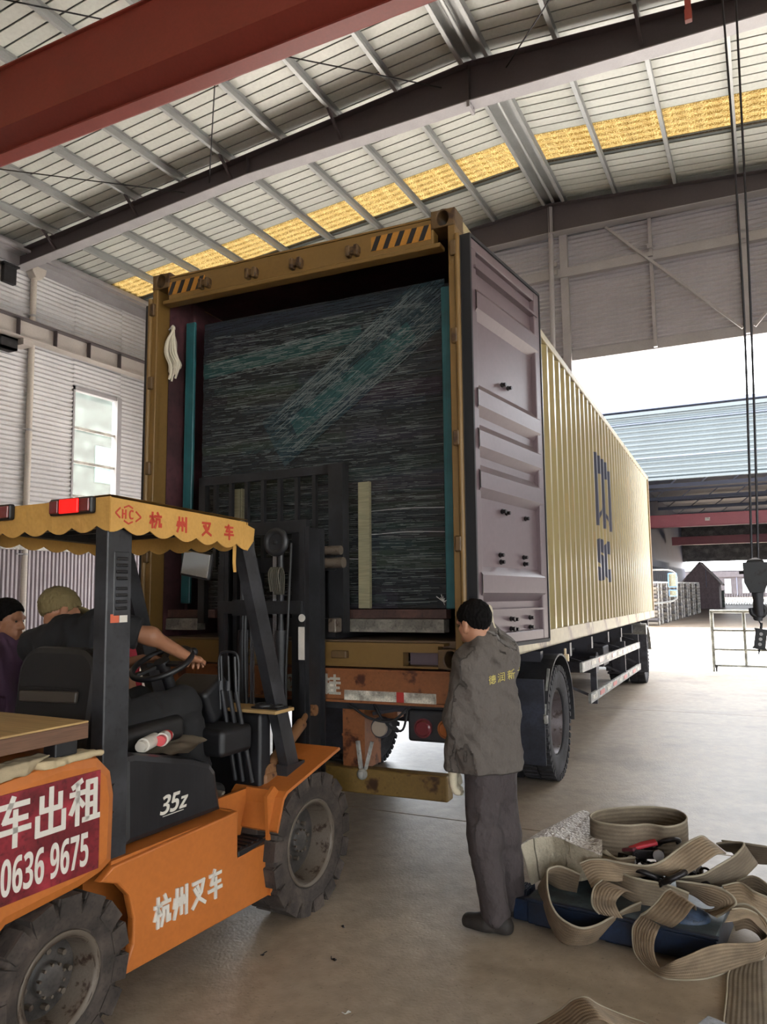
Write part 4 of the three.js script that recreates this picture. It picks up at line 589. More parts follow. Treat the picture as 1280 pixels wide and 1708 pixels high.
  // the maker's mark in a pointed frame
  const mk = []; const sgm = (a, b) => mk.push(bar(V(0.5295, a[1], a[0]), V(0.5295, b[1], b[0]), 0.002, 0.0065, V(0, 1, 0)));
  for (const [a, b] of [[[1.355, 2.055], [1.33, 2.078]], [[1.355, 2.055], [1.33, 2.035]], [[1.215, 2.045], [1.245, 2.068]], [[1.215, 2.045], [1.245, 2.025]], [[1.285, 2.09], [1.31, 2.08]], [[1.285, 2.09], [1.262, 2.08]], [[1.285, 2.013], [1.31, 2.025]], [[1.285, 2.013], [1.262, 2.023]]]) sgm(a, b);
  part('emblem', [...mk, side(words('H', 0.04, 0.002, 0.8), 1.325, 2.033, 0.5285), side(words('C', 0.04, 0.002, 0.8), 1.285, 2.033, 0.5285)], FM.print, cn);
  // tail lamps, lit red
  const lampRed = mat('#c01616', { rough: 0.3, emissive: '#ff1a14', power: 0.75 });
  for (const [xa, xb] of [[0.19, 0.45], [-0.34, -0.07]]) {
    const xc = (xa + xb) / 2, l = part('tail_lamp', rb(xb - xa, 0.072, 0.03, 0.01, xc, 2.09, 1.4), FM.black, F);
    part('lamp_lens', rb((xb - xa) * 0.44, 0.06, 0.012, 0.004, xc, 2.09, 1.418), lampRed, l); parts('lamp_reflector', [rb((xb - xa) * 0.2, 0.055, 0.012, 0.004, xa + 0.035, 2.09, 1.416), rb((xb - xa) * 0.2, 0.055, 0.012, 0.004, xb - 0.035, 2.09, 1.416)], mat('#6a2220', { rough: 0.25, coat: 0.8 }), l);
    const la = new THREE.RectAreaLight('#ff2418', 1.6, 0.11, 0.055); la.position.set(xc, 2.09, 1.428); la.rotation.y = Math.PI; F.add(la);
  }
  // seat
  const rrect = []; for (const [cx_, cy_, a0] of [[0.13, 0.12, 0], [-0.13, 0.12, 90], [-0.2, -0.19, 180], [0.2, -0.19, 270]]) { const rad = cy_ > 0 ? 0.13 : 0.05; for (let k = 0; k <= 6; k++) { const a = R(a0 + k * 15); rrect.push([cx_ + rad * Math.cos(a), cy_ + rad * Math.sin(a)]); } }
  part('seat_back', [place(prism(rrect, 0.11, 'z', -0.055, 0.03), 0.09, 1.235, 1.24, -0.12), bx(0.36, 0.006, 0.01, 0.08, 1.31, 1.305, -0.12)], FM.seat, F);
  part('seat_pouch', rb(0.37, 0.05, 0.02, 0.008, 0.08, 1.275, 1.303, -0.12, 0, 0.03), mat('#3a332c', { rough: 0.5 }), F);
  part('seat_cushion', rb(0.5, 0.12, 0.5, 0.04, 0.08, 1.06, 0.95, 0.05, 0, 0, 4), FM.seat, F);
  part('seat_buckle', [rb(0.03, 0.012, 0.02, 0.004, 0.27, 1.13, 1.3), rb(0.03, 0.012, 0.02, 0.004, 0.31, 1.135, 1.29)], FM.chrome, F);
  // cockpit
  part('dash', [rb(0.86, 0.5, 0.1, 0.02, 0, 0.82, 0.2), rb(0.3, 0.2, 0.2, 0.03, 0.1, 1.15, 0.36, 0.5), rb(0.6, 0.14, 0.25, 0.03, 0.12, 0.96, 0.42)], FM.black, F);
  part('shelf', rb(0.56, 0.018, 0.17, 0.004, 0.29, 1.09, 0.22), FM.ply, F);
  part('cup_holder', [place(new THREE.TorusGeometry(0.045, 0.012, 8, 24), 0.44, 1.112, 0.22, Math.PI / 2), place(new THREE.TorusGeometry(0.028, 0.008, 8, 20), 0.52, 1.112, 0.22, Math.PI / 2), rb(0.18, 0.02, 0.1, 0.006, 0.47, 1.1, 0.22)], FM.black, F);
  part('steering_wheel', [place(new THREE.TorusGeometry(0.155, 0.015, 12, 44), 0, 0, 0, Math.PI / 2), ...[0, 2.1, 4.2].map((a) => place(new THREE.BoxGeometry(0.15, 0.014, 0.03), 0.07 * Math.cos(a), 0, 0.07 * Math.sin(a), 0, -a, 0)), cyl(0.04, 0.04, 0.03, 0, 0, 0, 'y', 18)].map((g) => place(g, 0.1, 1.36, 0.64, 0.45)), FM.black, F);
  part('steering_column', rod(V(0.1, 1.35, 0.63), V(0.1, 0.75, 0.36), 0.03), FM.black, F);
  part('wheel_knob', place(new THREE.SphereGeometry(0.025, 14, 10), 0.2, 1.41, 0.52), FM.black, F);
  for (const [x, tx, dz] of [[0.26, 0.25, 0], [0.31, 0.3, 0], [0.37, 0.36, 0.02]]) part('lever', [rod(V(x + 0.03, 0.72, 0.28), V(tx + 0.01, 1.2, 0.36 + dz), 0.012), rod(V(tx + 0.01, 1.2, 0.36 + dz), V(tx, 1.38, 0.36 + dz), 0.008), cyl(0.014, 0.014, 0.05, tx, 1.225, 0.36, 'y', 10)], FM.dark, F);
  part('lever_guard', tube([[0.25, 1.1, 0.36], [0.25, 1.385, 0.37], [0.27, 1.4, 0.37], [0.35, 1.4, 0.37], [0.37, 1.385, 0.37], [0.37, 1.1, 0.36]], 0.007, 40, 6), FM.dark, F);
  part('pedal', [rb(0.08, 0.015, 0.12, 0.005, 0.3, 0.66, 0.47, 0.7, 0, 0), ...[0, 1, 2, 3].map((k) => bx(0.076, 0.006, 0.008, 0.3, 0.656 + k * 0.022, 0.445 + k * 0.018, 0.7))], mat('#6a6257', { rough: 0.7 }), F);
  part('side_mirror', [rb(0.185, 0.155, 0.03, 0.02, 0.112, 1.875, 0.4, 0.1, 0.25, -0.2, 3)], FM.black, F); part('mirror_glass', [rb(0.16, 0.13, 0.006, 0.003, 0.116, 1.874, 0.417, 0.1, 0.25, -0.2)], mat('#cfd2d2', { rough: 0.06, metal: 0.95 }), F); part('mirror_stem', rod(V(0.11, 1.99, 0.39), V(0.13, 2.04, 0.44), 0.008), FM.black, F);
  for (const s of [1, -1]) {
    part('tilt_cylinder', [rod(V(s * 0.4, 0.76, 0.14), V(s * 0.33, 0.93, -0.28), 0.035), rod(V(s * 0.33, 0.93, -0.28), V(s * 0.3, 0.985, -0.4), 0.018), cyl(0.05, 0.05, 0.07, s * 0.4, 0.745, 0.16, 'x', 20), rb(0.09, 0.1, 0.12, 0.02, s * 0.4, 0.7, 0.16), cyl(0.034, 0.034, 0.09, s * 0.3, 0.99, -0.41, 'x', 16)], s > 0 ? mat('#7a5536', { rough: 0.6, tex: 'rust', size: 0.2 }) : FM.dark, F);
  }
  // mast
  for (const s of [1, -1]) {
    part('outer_mast', [b2(s * 0.32 - 0.03, s * 0.32 + 0.02, 0.16, 2.12, -0.36, -0.35), b2(s * 0.33 - 0.03, s * 0.34 - 0.03, 0.16, 2.12, -0.52, -0.35), b2(s * 0.32 - 0.03, s * 0.32 + 0.02, 0.16, 2.12, -0.53, -0.52), b2(s * 0.3 - 0.03, s * 0.34 - 0.03, 0.16, 2.12, -0.36, -0.345)], FM.mast, F);
    part('inner_mast', [b2(s * 0.22 - 0.045, s * 0.27 - 0.03, 0.25, 2.16, -0.51, -0.4)], FM.black, F);
    part('lift_cylinder', [cyl(0.035, 0.035, 1.25, s * 0.15 - 0.03, 0.85, -0.36, 'y', 18), cyl(0.02, 0.02, 0.7, s * 0.15 - 0.03, 1.75, -0.36, 'y', 14)], FM.dark, F);
    part('lift_chain', [b2(s * 0.09 - 0.045, s * 0.09 - 0.015, 0.55, 2.05, -0.385, -0.375)], FM.chrome, F);
  }
  parts('mast_crossbar', [b2(-0.38, 0.3, 2.09, 2.17, -0.42, -0.38), b2(-0.36, 0.3, 1.58, 1.66, -0.345, -0.32), b2(-0.36, 0.3, 0.55, 0.66, -0.38, -0.33), bx(0.2, 0.1, 0.06, -0.1, 1.62, -0.3)], FM.mast, F);
  part('hose_pulley', [place(new THREE.TorusGeometry(0.07, 0.022, 12, 32), 0.12, 2.03, -0.31), cyl(0.06, 0.06, 0.015, 0.12, 2.03, -0.31, 'z', 24), cyl(0.015, 0.015, 0.06, 0.12, 2.03, -0.3, 'z', 12)], FM.dark, F);
  part('hydraulic_hose', [0, 1, 2, 3, 4, 5].map((k) => tube([[0.085 + k * 0.014, 1.72, -0.3], [0.085 + k * 0.014, 1.84, -0.28], [0.085 + k * 0.014, 1.87, -0.31], [0.085 + k * 0.014, 1.84, -0.34], [0.085 + k * 0.014, 1.7, -0.34]], 0.006, 20, 6)), mat('#4a463c', { rough: 0.6 }), F);
  part('hose', [tube([[0.2, 2.02, -0.36], [0.22, 1.6, -0.3], [0.2, 1.2, -0.3], [0.18, 0.8, -0.34]], 0.01, 30, 7), tube([[-0.12, 2.05, -0.36], [-0.14, 1.5, -0.33], [-0.12, 0.7, -0.33]], 0.012, 30, 7)], FM.black, F);
  part('maker_plate', [b2(0.265, 0.31, 1.3, 1.5, -0.346, -0.342), cyl(0.024, 0.024, 0.006, 0.29, 1.555, -0.345, 'z', 20)], FM.white, F);
  part('mast_badge', b2(-0.02, 0.02, 1.585, 1.645, -0.27, -0.266), FM.white, F);
  // carriage, load backrest and forks
  part('carriage', [b2(-0.6, 0.36, 1.42, 1.54, -0.68, -0.62), b2(-0.6, 0.36, 1.85, 1.95, -0.68, -0.62), b2(-0.3, -0.24, 1.42, 1.95, -0.66, -0.5), b2(0.2, 0.26, 1.42, 1.95, -0.66, -0.5)], FM.mast, F);
  const lb = part('load_backrest', [b2(-0.85, 0.41, 2.5, 2.56, -0.72, -0.67), b2(-0.85, -0.79, 1.5, 2.56, -0.72, -0.67), b2(0.3, 0.41, 1.45, 2.56, -0.72, -0.64)], FM.mast, F);
  for (let k = 1; k < 8; k++) part('backrest_bar', b2(-0.85 + k * 0.144 - 0.014, -0.85 + k * 0.144 + 0.014, 1.9, 2.5, -0.71, -0.68), FM.mast, lb);
  parts('side_shifter', [cyl(0.035, 0.035, 0.28, 0.3, 1.9, -0.6, 'x', 16), cyl(0.03, 0.03, 0.2, 0.32, 1.98, -0.6, 'x', 16), rb(0.06, 0.09, 0.08, 0.01, 0.37, 1.5, -0.6)], FM.rim, F);
  for (const x of [-0.62, 0.24]) part('fork', [b2(x - 0.06, x + 0.06, 1.42, 1.92, -0.74, -0.69), b2(x - 0.06, x + 0.06, 1.405, 1.45, -1.75, -0.69)], FM.black, F);
  // wheels
  const wheel = (x, r, w, rimr, lugs, z) => {
    const s = Math.sign(x), g = new THREE.Group(); g.name = 'wheel'; g.position.set(x, r, z); F.add(g);
    const tg = tyreGeo(r, w, rimr, lugs, 0.03, 0.78, 0); tg.rotateX(0.13); part('tyre', tg, FM.tyre, g);
    const q = (p) => { const l = lathe(p, 48); l.rotateZ(-Math.PI / 2); if (s < 0) l.rotateY(Math.PI); return l; };
    part('rim', q([[rimr - 0.03, -w * 0.1], [rimr - 0.02, w * 0.4], [rimr + 0.004, w * 0.46], [rimr + 0.012, w * 0.42], [rimr - 0.004, w * 0.3], [rimr - 0.004, -w * 0.4]]), FM.rim, g);
    part('hub_disc', [q([[0, 0.035], [0.05, 0.035], [0.062, 0.02], [0.062, -0.01], [rimr - 0.03, -0.02]])], FM.hub, g);
    const bo = []; for (let k = 0; k < 8; k++) { const a = k / 8 * 6.283; bo.push(cyl(0.011, 0.011, 0.03, s * 0.0, Math.cos(a) * 0.098, Math.sin(a) * 0.098, 'x', 6)); } for (let k = 0; k < 10; k++) { const a = k / 10 * 6.283; bo.push(cyl(0.006, 0.006, 0.02, s * 0.03, Math.cos(a) * 0.055, Math.sin(a) * 0.055, 'x', 6)); } part('wheel_nuts', bo, FM.rim, g).userData.kind = 'stuff';
  };
  wheel(0.485, 0.36, 0.24, 0.215, 17, 0); wheel(-0.485, 0.36, 0.24, 0.215, 17, 0); wheel(0.455, 0.3, 0.2, 0.17, 15, 1.57); wheel(-0.455, 0.3, 0.2, 0.17, 15, 1.57);
  part('axle', [cyl(0.09, 0.09, 0.8, 0, 0.36, 0, 'x'), rb(0.7, 0.14, 0.16, 0.02, 0, 0.3, 1.57)], FM.black, F);
}
// ---------------------------------------------------------------- things lying on the forklift
const onF = (o, x, y, z, ry = 0) => { const c = Math.cos(FTURN), s = Math.sin(FTURN); o.position.set(FPOS[0] + x * c + z * s, y, FPOS[2] - x * s + z * c); o.rotation.y = FTURN + ry; return o; };
{
  const b = onF(thing('plywood_board', 'thick plywood board lying on the forklift counterweight', 'board'), 0.14, 1.17, 1.84);
  part('top_ply', rb(0.86, 0.008, 0.68, 0.003, 0, 0.062, 0), FM.ply, b); part('core', rb(0.86, 0.058, 0.68, 0.004, 0, 0.029, 0), mat('#6d5142', { rough: 0.8, tex: 'wood', size: 0.25 }), b);
  parts('support_block', [rb(0.07, 0.055, 0.1, 0.006, 0.36, -0.03, -0.27), rb(0.07, 0.055, 0.1, 0.006, -0.36, -0.03, 0.2)], FM.black, b);
  const cl = onF(thing('work_gloves', 'crumpled beige work gloves under the plywood board', 'gloves'), 0.5, 1.1, 1.62);
  const g1 = [], cp = (a, b_, r) => g1.push(cap(V(...a), V(...b_), r));
  cp([0.02, 0.0, -0.12], [0.03, 0.0, 0.05], 0.03); cp([0.02, 0.0, 0.0], [-0.02, 0.01, 0.1], 0.035); for (let k = 0; k < 4; k++) cp([0.035 - k * 0.02, 0, -0.1], [0.05 - k * 0.035, 0.0, -0.2 + k * 0.012], 0.012); cp([0.05, -0.01, 0.0], [0.08, -0.03, 0.06], 0.014);
  part('glove', blob(g1, 0.006, 0.03, (d, x, y, z) => Math.max(d, Math.abs(y) - 0.014) + 0.006 * (noise3(x * 60, y * 60, z * 60) - 0.5)), mat('#b8a684', { rough: 0.9, tex: 'cloth', size: 0.1 }), cl);
  const g2 = g1.splice(0); cp([0.0, 0.012, 0.1], [0.03, 0.01, 0.3], 0.04); cp([0.03, 0.0, 0.14], [0.045, -0.02, 0.33], 0.03); for (let k = 0; k < 3; k++) cp([-0.02 + k * 0.022, 0.02, 0.1], [-0.03 + k * 0.02, 0.03, 0.02], 0.012);
  part('glove', blob(g1, 0.006, 0.03, (d, x, y, z) => Math.max(d, Math.abs(y - 0.005) - 0.024) + 0.008 * (noise3(x * 50, y * 50, z * 50) - 0.5)), mat('#a8977a', { rough: 0.9, tex: 'cloth', size: 0.1 }), cl);
  const can = (x, z, ry, m, m2, label) => { const c = onF(thing('spray_can', label, 'can'), x, 1.045, z, ry); part('body', [cyl(0.031, 0.031, 0.14, 0, 0, 0, 'x', 26)], m, c); part('shoulder', lathe([[0.031, 0.07], [0.027, 0.08], [0.016, 0.086], [0, 0.087]], 24).rotateZ(-Math.PI / 2), M.steelGrey, c); part('cap', [cyl(0.024, 0.024, 0.035, -0.085, 0, 0, 'x', 22)], m2, c); part('label_band', cyl(0.0315, 0.0315, 0.04, 0.015, 0, 0, 'x', 26), m2, c); };
  can(0.36, 0.98, 2.0, FM.white, mat('#bdb6ac', { rough: 0.4 }), 'plain white spray can lying on the forklift hood');
  can(0.33, 0.85, 2.15, FM.white, mat('#b2262c', { rough: 0.35 }), 'red and white spray can lying on the forklift hood');
  const rag = onF(thing('oily_rag', 'crumpled brown rag spread on the forklift hood', 'rag'), 0.3, 0.965, 0.78, 0.3);
  const pl = new THREE.PlaneGeometry(0.26, 0.2, 40, 30).rotateX(-Math.PI / 2), pp = pl.attributes.position; for (let i = 0; i < pp.count; i++) { const x = pp.getX(i), z = pp.getZ(i); pp.setXYZ(i, x + 0.02 * noise3(x * 20, 3, z * 20), 0.012 + 0.03 * noise3(x * 22 + 5, 1, z * 22) - z * 0.2, z); } pl.computeVertexNormals(); part('cloth', pl, mat('#5d5142', { rough: 0.9, tex: 'cloth', size: 0.1 }), rag);
}
// ---------------------------------------------------------------- people
const PM = { skin: mat('#9c6f56', { rough: 0.55 }), skin2: mat('#8f6248', { rough: 0.55 }), hair: mat('#0d0b0b', { rough: 0.9, spec: 0.25, tex: 'grain', size: 0.02 }), eye: mat('#1a1412', { rough: 0.2 }) };
const basis = (f, u = V(0, 1, 0)) => { const F_ = f.clone().normalize(), Rg = new THREE.Vector3().crossVectors(F_, u).normalize(), U = new THREE.Vector3().crossVectors(Rg, F_); return { r: Rg, u: U, f: F_ }; };
function headPrims(C, B) {
  const at = (r, u, f) => C.clone().addScaledVector(B.r, r).addScaledVector(B.u, u).addScaledVector(B.f, f), ax = [B.r, B.u, B.f];
  return [ell(at(0, 0.03, -0.012), [0.074, 0.084, 0.094], ax), ell(at(0, -0.04, 0.022), [0.058, 0.07, 0.066], ax), cap(at(0, -0.095, 0.05), at(0, -0.085, 0.068), 0.024, 0.018), cap(at(0, 0.012, 0.083), at(0, -0.028, 0.104), 0.008, 0.013), cap(at(-0.018, -0.03, 0.088), at(0.018, -0.03, 0.088), 0.009), cap(at(-0.04, 0.024, 0.074), at(0.04, 0.024, 0.074), 0.012), cap(at(-0.02, -0.062, 0.083), at(0.02, -0.062, 0.083), 0.0075), cap(at(-0.018, -0.072, 0.08), at(0.018, -0.072, 0.08), 0.008), cap(at(0.05, -0.02, 0.045), at(0.045, -0.05, 0.03), 0.018), cap(at(-0.05, -0.02, 0.045), at(-0.045, -0.05, 0.03), 0.018),
    ...[-1, 1].flatMap((s) => [ell(at(s * 0.077, -0.012, -0.012), [0.011, 0.031, 0.019], ax), cap(at(s * 0.074, -0.04, -0.004), at(s * 0.076, -0.03, -0.006), 0.008)])];
}
function hairGeo(C, B, len = 1, crown = 0.006) {
  const at = (r, u, f) => C.clone().addScaledVector(B.r, r).addScaledVector(B.u, u).addScaledVector(B.f, f);
  return blob([ell(at(0, 0.036, -0.014), [0.08 + crown, 0.09 + crown, 0.1 + crown], [B.r, B.u, B.f])], 0.004, 0.001, (d, x, y, z) => { const X = x - C.x, Y = y - C.y, Z = z - C.z, u = X * B.u.x + Y * B.u.y + Z * B.u.z, f = X * B.f.x + Y * B.f.y + Z * B.f.z, s = Math.abs(X * B.r.x + Y * B.r.y + Z * B.r.z); const line = f > 0.02 ? 0.012 + (f - 0.02) * 0.95 : f > -0.03 ? 0.0 + 0.24 * f : -0.007 + (f + 0.03) * 0.9 * len; return Math.max(d + 0.009 * (noise3(x * 150, y * 60, z * 150) - 0.5), (line - u + 0.02 * (noise3(x * 130, y * 60, z * 130) - 0.5)) * 0.9); });
}
function handPrims(w, d, n, thumbSide, curl = 0.5, glove = 0) {   // wrist, direction of the fingers, palm normal (towards the palm side), thumb on +/- side
  d = d.clone().normalize(); n = n.clone().addScaledVector(d, -n.dot(d)).normalize(); const s = new THREE.Vector3().crossVectors(d, n).multiplyScalar(thumbSide), P = (a, b, c) => w.clone().addScaledVector(d, a).addScaledVector(s, b).addScaledVector(n, c), out = [], r = 0.0085 + glove;
  for (const b of [-0.024, -0.008, 0.009, 0.025]) out.push(cap(P(0.0, b * 0.6, 0), P(0.085, b, 0.002), 0.016 + glove, 0.013 + glove));
  [[-0.033, 0.05], [-0.012, 0.064], [0.01, 0.068], [0.032, 0.06]].forEach(([b, L]) => { let p = P(0.088, b, 0.002), a = curl * 0.6; for (let k = 0; k < 3; k++) { const l = L * [0.48, 0.3, 0.24][k], q = p.clone().addScaledVector(d, Math.cos(a) * l).addScaledVector(n, Math.sin(a) * l).addScaledVector(s, b * 0.08); out.push(cap(p, q, r * (1 - k * 0.07), r * (0.95 - k * 0.07))); p = q; a += curl; } });
  out.push(cap(P(0.015, 0.02, 0.006), P(0.045, 0.047, 0.014), 0.015 + glove, 0.012 + glove), cap(P(0.045, 0.047, 0.014), P(0.075, 0.056, 0.024), 0.011 + glove, 0.009 + glove), cap(P(0.075, 0.056, 0.024), P(0.095, 0.052, 0.034), 0.009 + glove, 0.008 + glove));
  return out;
}
const wr = (amp, f, seed = 0) => (d, x, y, z) => { const q = x * 0.6 + y * 0.8, w = noise3(x * 3 + seed, y * 3, z * 3) * 1.2; return d + amp * (Math.abs(noise3(x * f + seed + w, y * f * 0.55, z * f) - 0.5) * 3.2 - 0.55) + amp * 0.7 * (Math.abs(noise3(q * f * 1.9, (y - x) * f * 0.6 + seed, z * f * 1.4) - 0.5) * 3 - 0.5); };
function person(o) {
  const t = thing('person', o.label, 'person', o.pos, o.turn ?? 0);
  const B = basis(o.face, o.headUp), C = o.head, neck = o.neck;
  const skin = [blob([...headPrims(C, B), cap(neck, C.clone().addScaledVector(B.u, -0.05).addScaledVector(B.f, -0.012), 0.056, 0.052)], 0.0045, 0.018)];
  const torsoCore = [cap(neck, o.pelvis, 0.06, 0.055), cap(o.shL, o.shR, 0.05), ...[['shL', 'elL', 'wrL'], ['shR', 'elR', 'wrR']].flatMap(([a, b, c]) => [cap(o[a], o[b], 0.048, 0.04), cap(o[b], o[c], 0.04, 0.027)]), ...[['hiL', 'knL', 'anL'], ['hiR', 'knR', 'anR']].flatMap(([a, b, c]) => [cap(o[a], o[b], 0.06, 0.048), cap(o[b], o[c], 0.046, 0.036)]), cap(o.hiL, o.hiR, 0.055)];
  skin.push(blob(torsoCore, 0.014, 0.04));
  if (!o.gloves) for (const h of ['L', 'R']) skin.push(blob([...handPrims(o['wr' + h], o['hd' + h].d, o['hd' + h].n, o['hd' + h].t, o['hd' + h].c), cap(o['el' + h].clone().lerp(o['wr' + h], 0.6), o['wr' + h], 0.032, 0.026)], 0.0035, 0.01));
  part('body', skin, o.skin ?? PM.skin, t);
  const eyes = [-1, 1].map((s) => place(new THREE.SphereGeometry(0.0062, 12, 8), ...C.clone().addScaledVector(B.r, s * 0.031).addScaledVector(B.u, 0.005).addScaledVector(B.f, 0.078).toArray())); part('eyes', eyes, PM.eye, t);
  part(o.cap ? 'cap' : 'hair', hairGeo(C, B, o.hairLen ?? 1, o.cap ? 0.01 : 0.004), o.cap ?? PM.hair, t);
  if (o.cap) { const P = (r, u, f) => C.clone().addScaledVector(B.r, r).addScaledVector(B.u, u).addScaledVector(B.f, f); part('cap_bill', blob([ell(P(0, 0.052, 0.1), [0.07, 0.008, 0.07], [B.r, B.u, B.f])], 0.005, 0.001), o.cap, t); }
  // upper garment
  const L = o.slack ?? 1, mid = neck.clone().lerp(o.pelvis, 0.42), side = o.shR.clone().sub(o.shL).normalize(), hem = o.hem;
  const up = [cap(o.shL, o.shR, 0.075), ...[-1, 1].map((s) => cap(mid.clone().lerp(neck, 0.3).addScaledVector(side, s * (o.wide ?? 0.095)), hem.clone().addScaledVector(side, s * (o.wide ?? 0.085)), o.deep ?? 0.115, (o.deep ?? 0.115) * 1.02 * L)), cap(neck.clone().lerp(o.shL, 0.35).addScaledVector(V(0, 1, 0), -0.01), neck.clone().lerp(o.shR, 0.35).addScaledVector(V(0, 1, 0), -0.01), 0.062), cap(neck.clone().add(V(0, -0.05, 0)), neck.clone().add(V(0, o.collar ?? -0.015, 0)), 0.08, 0.068)];
  for (const h of ['L', 'R']) { up.push(cap(o['sh' + h], o['el' + h], o.long ? 0.068 : 0.078, o.long ? 0.058 : 0.07)); if (o.long) up.push(cap(o['el' + h], o['wr' + h], 0.06, 0.046)); }
  const cutY = hem.y - 0.03, w1 = wr(o.wrinkle ?? 0.01, 11, 3); const shortCut = (d, x, y, z) => { if (o.long) return d; for (const h of ['L', 'R']) { const a = o['sh' + h], b = o['el' + h], q = a.clone().lerp(b, 0.78), n = b.clone().sub(a).normalize(); const k = (x - q.x) * n.x + (y - q.y) * n.y + (z - q.z) * n.z; if (k > -0.03 && Math.hypot(x - b.x, y - b.y, z - b.z) < a.distanceTo(b) * 0.62) d = Math.max(d, k); } return d; };
  const top = blob(up, 0.011, 0.07, (d, x, y, z) => Math.max(shortCut(w1(d, x, y, z), x, y, z), cutY - y, (o.neckCut ?? 9) < 9 ? 0 : -1)); part(o.topName ?? 'jacket', top, o.topMat, t);
  // trousers and shoes
  const w2 = wr(0.012, 9, 40), leg = []; for (const h of ['L', 'R']) leg.push(cap(o['hi' + h], o['kn' + h], 0.094 * (o.baggy ?? 1), 0.084 * (o.baggy ?? 1)), cap(o['kn' + h], o['an' + h], 0.082 * (o.baggy ?? 1), 0.078 * (o.baggy ?? 1))); leg.push(cap(o.hiL, o.hiR, 0.088), cap(o.pelvis, o.hiL.clone().lerp(o.hiR, 0.5), 0.08));
  part('trousers', blob(leg, 0.012, 0.045, (d, x, y, z) => Math.max(w2(d, x, y, z), (o.cuff ?? 0.055) - y)), o.legMat, t);
  for (const h of ['L', 'R']) { const f = o['ft' + h], a = o['an' + h], q = V(a.x, 0, a.z).addScaledVector(V(0, 1, 0), a.y - 0.045), up2 = V(0, 1, 0); const P = (k, y, s = 0) => q.clone().addScaledVector(f, k).addScaledVector(up2, y - 0.0).addScaledVector(new THREE.Vector3().crossVectors(f, up2), s); part('shoe', blob([cap(P(-0.05, 0.0), P(0.06, 0.002), 0.042), cap(P(0.05, -0.004, 0.01), P(0.15, -0.008, 0.012), 0.042, 0.034), cap(P(0.05, -0.004, -0.01), P(0.14, -0.008, -0.01), 0.042, 0.034), cap(P(-0.03, 0.02), P(-0.01, 0.06), 0.04)], 0.008, 0.03, (d, x, y, z) => Math.max(d, (a.y - 0.075) - y)), o.shoeMat, t); }
  if (o.gloves) for (const h of ['L', 'R']) part('glove', blob([...handPrims(o['wr' + h], o['hd' + h].d, o['hd' + h].n, o['hd' + h].t, o['hd' + h].c, 0.007), cap(o['el' + h].clone().lerp(o['wr' + h], 0.88), o['wr' + h], 0.036, 0.034)], 0.0045, 0.012, (d, x, y, z) => d + 0.003 * (noise3(x * 120, y * 120, z * 120) - 0.5)), o.gloves, t);
  t.userData.top = undefined; delete t.userData.top; return t;
}
const grey1 = mat('#5a534e', { rough: 0.85, tex: 'cloth', size: 0.15, bump: 'fold', bumpSize: 0.35, bumpScale: 0.02 }), grey2 = mat('#3f3738', { rough: 0.85, tex: 'cloth', size: 0.15, bump: 'fold', bumpSize: 0.35, bumpScale: 0.02 });
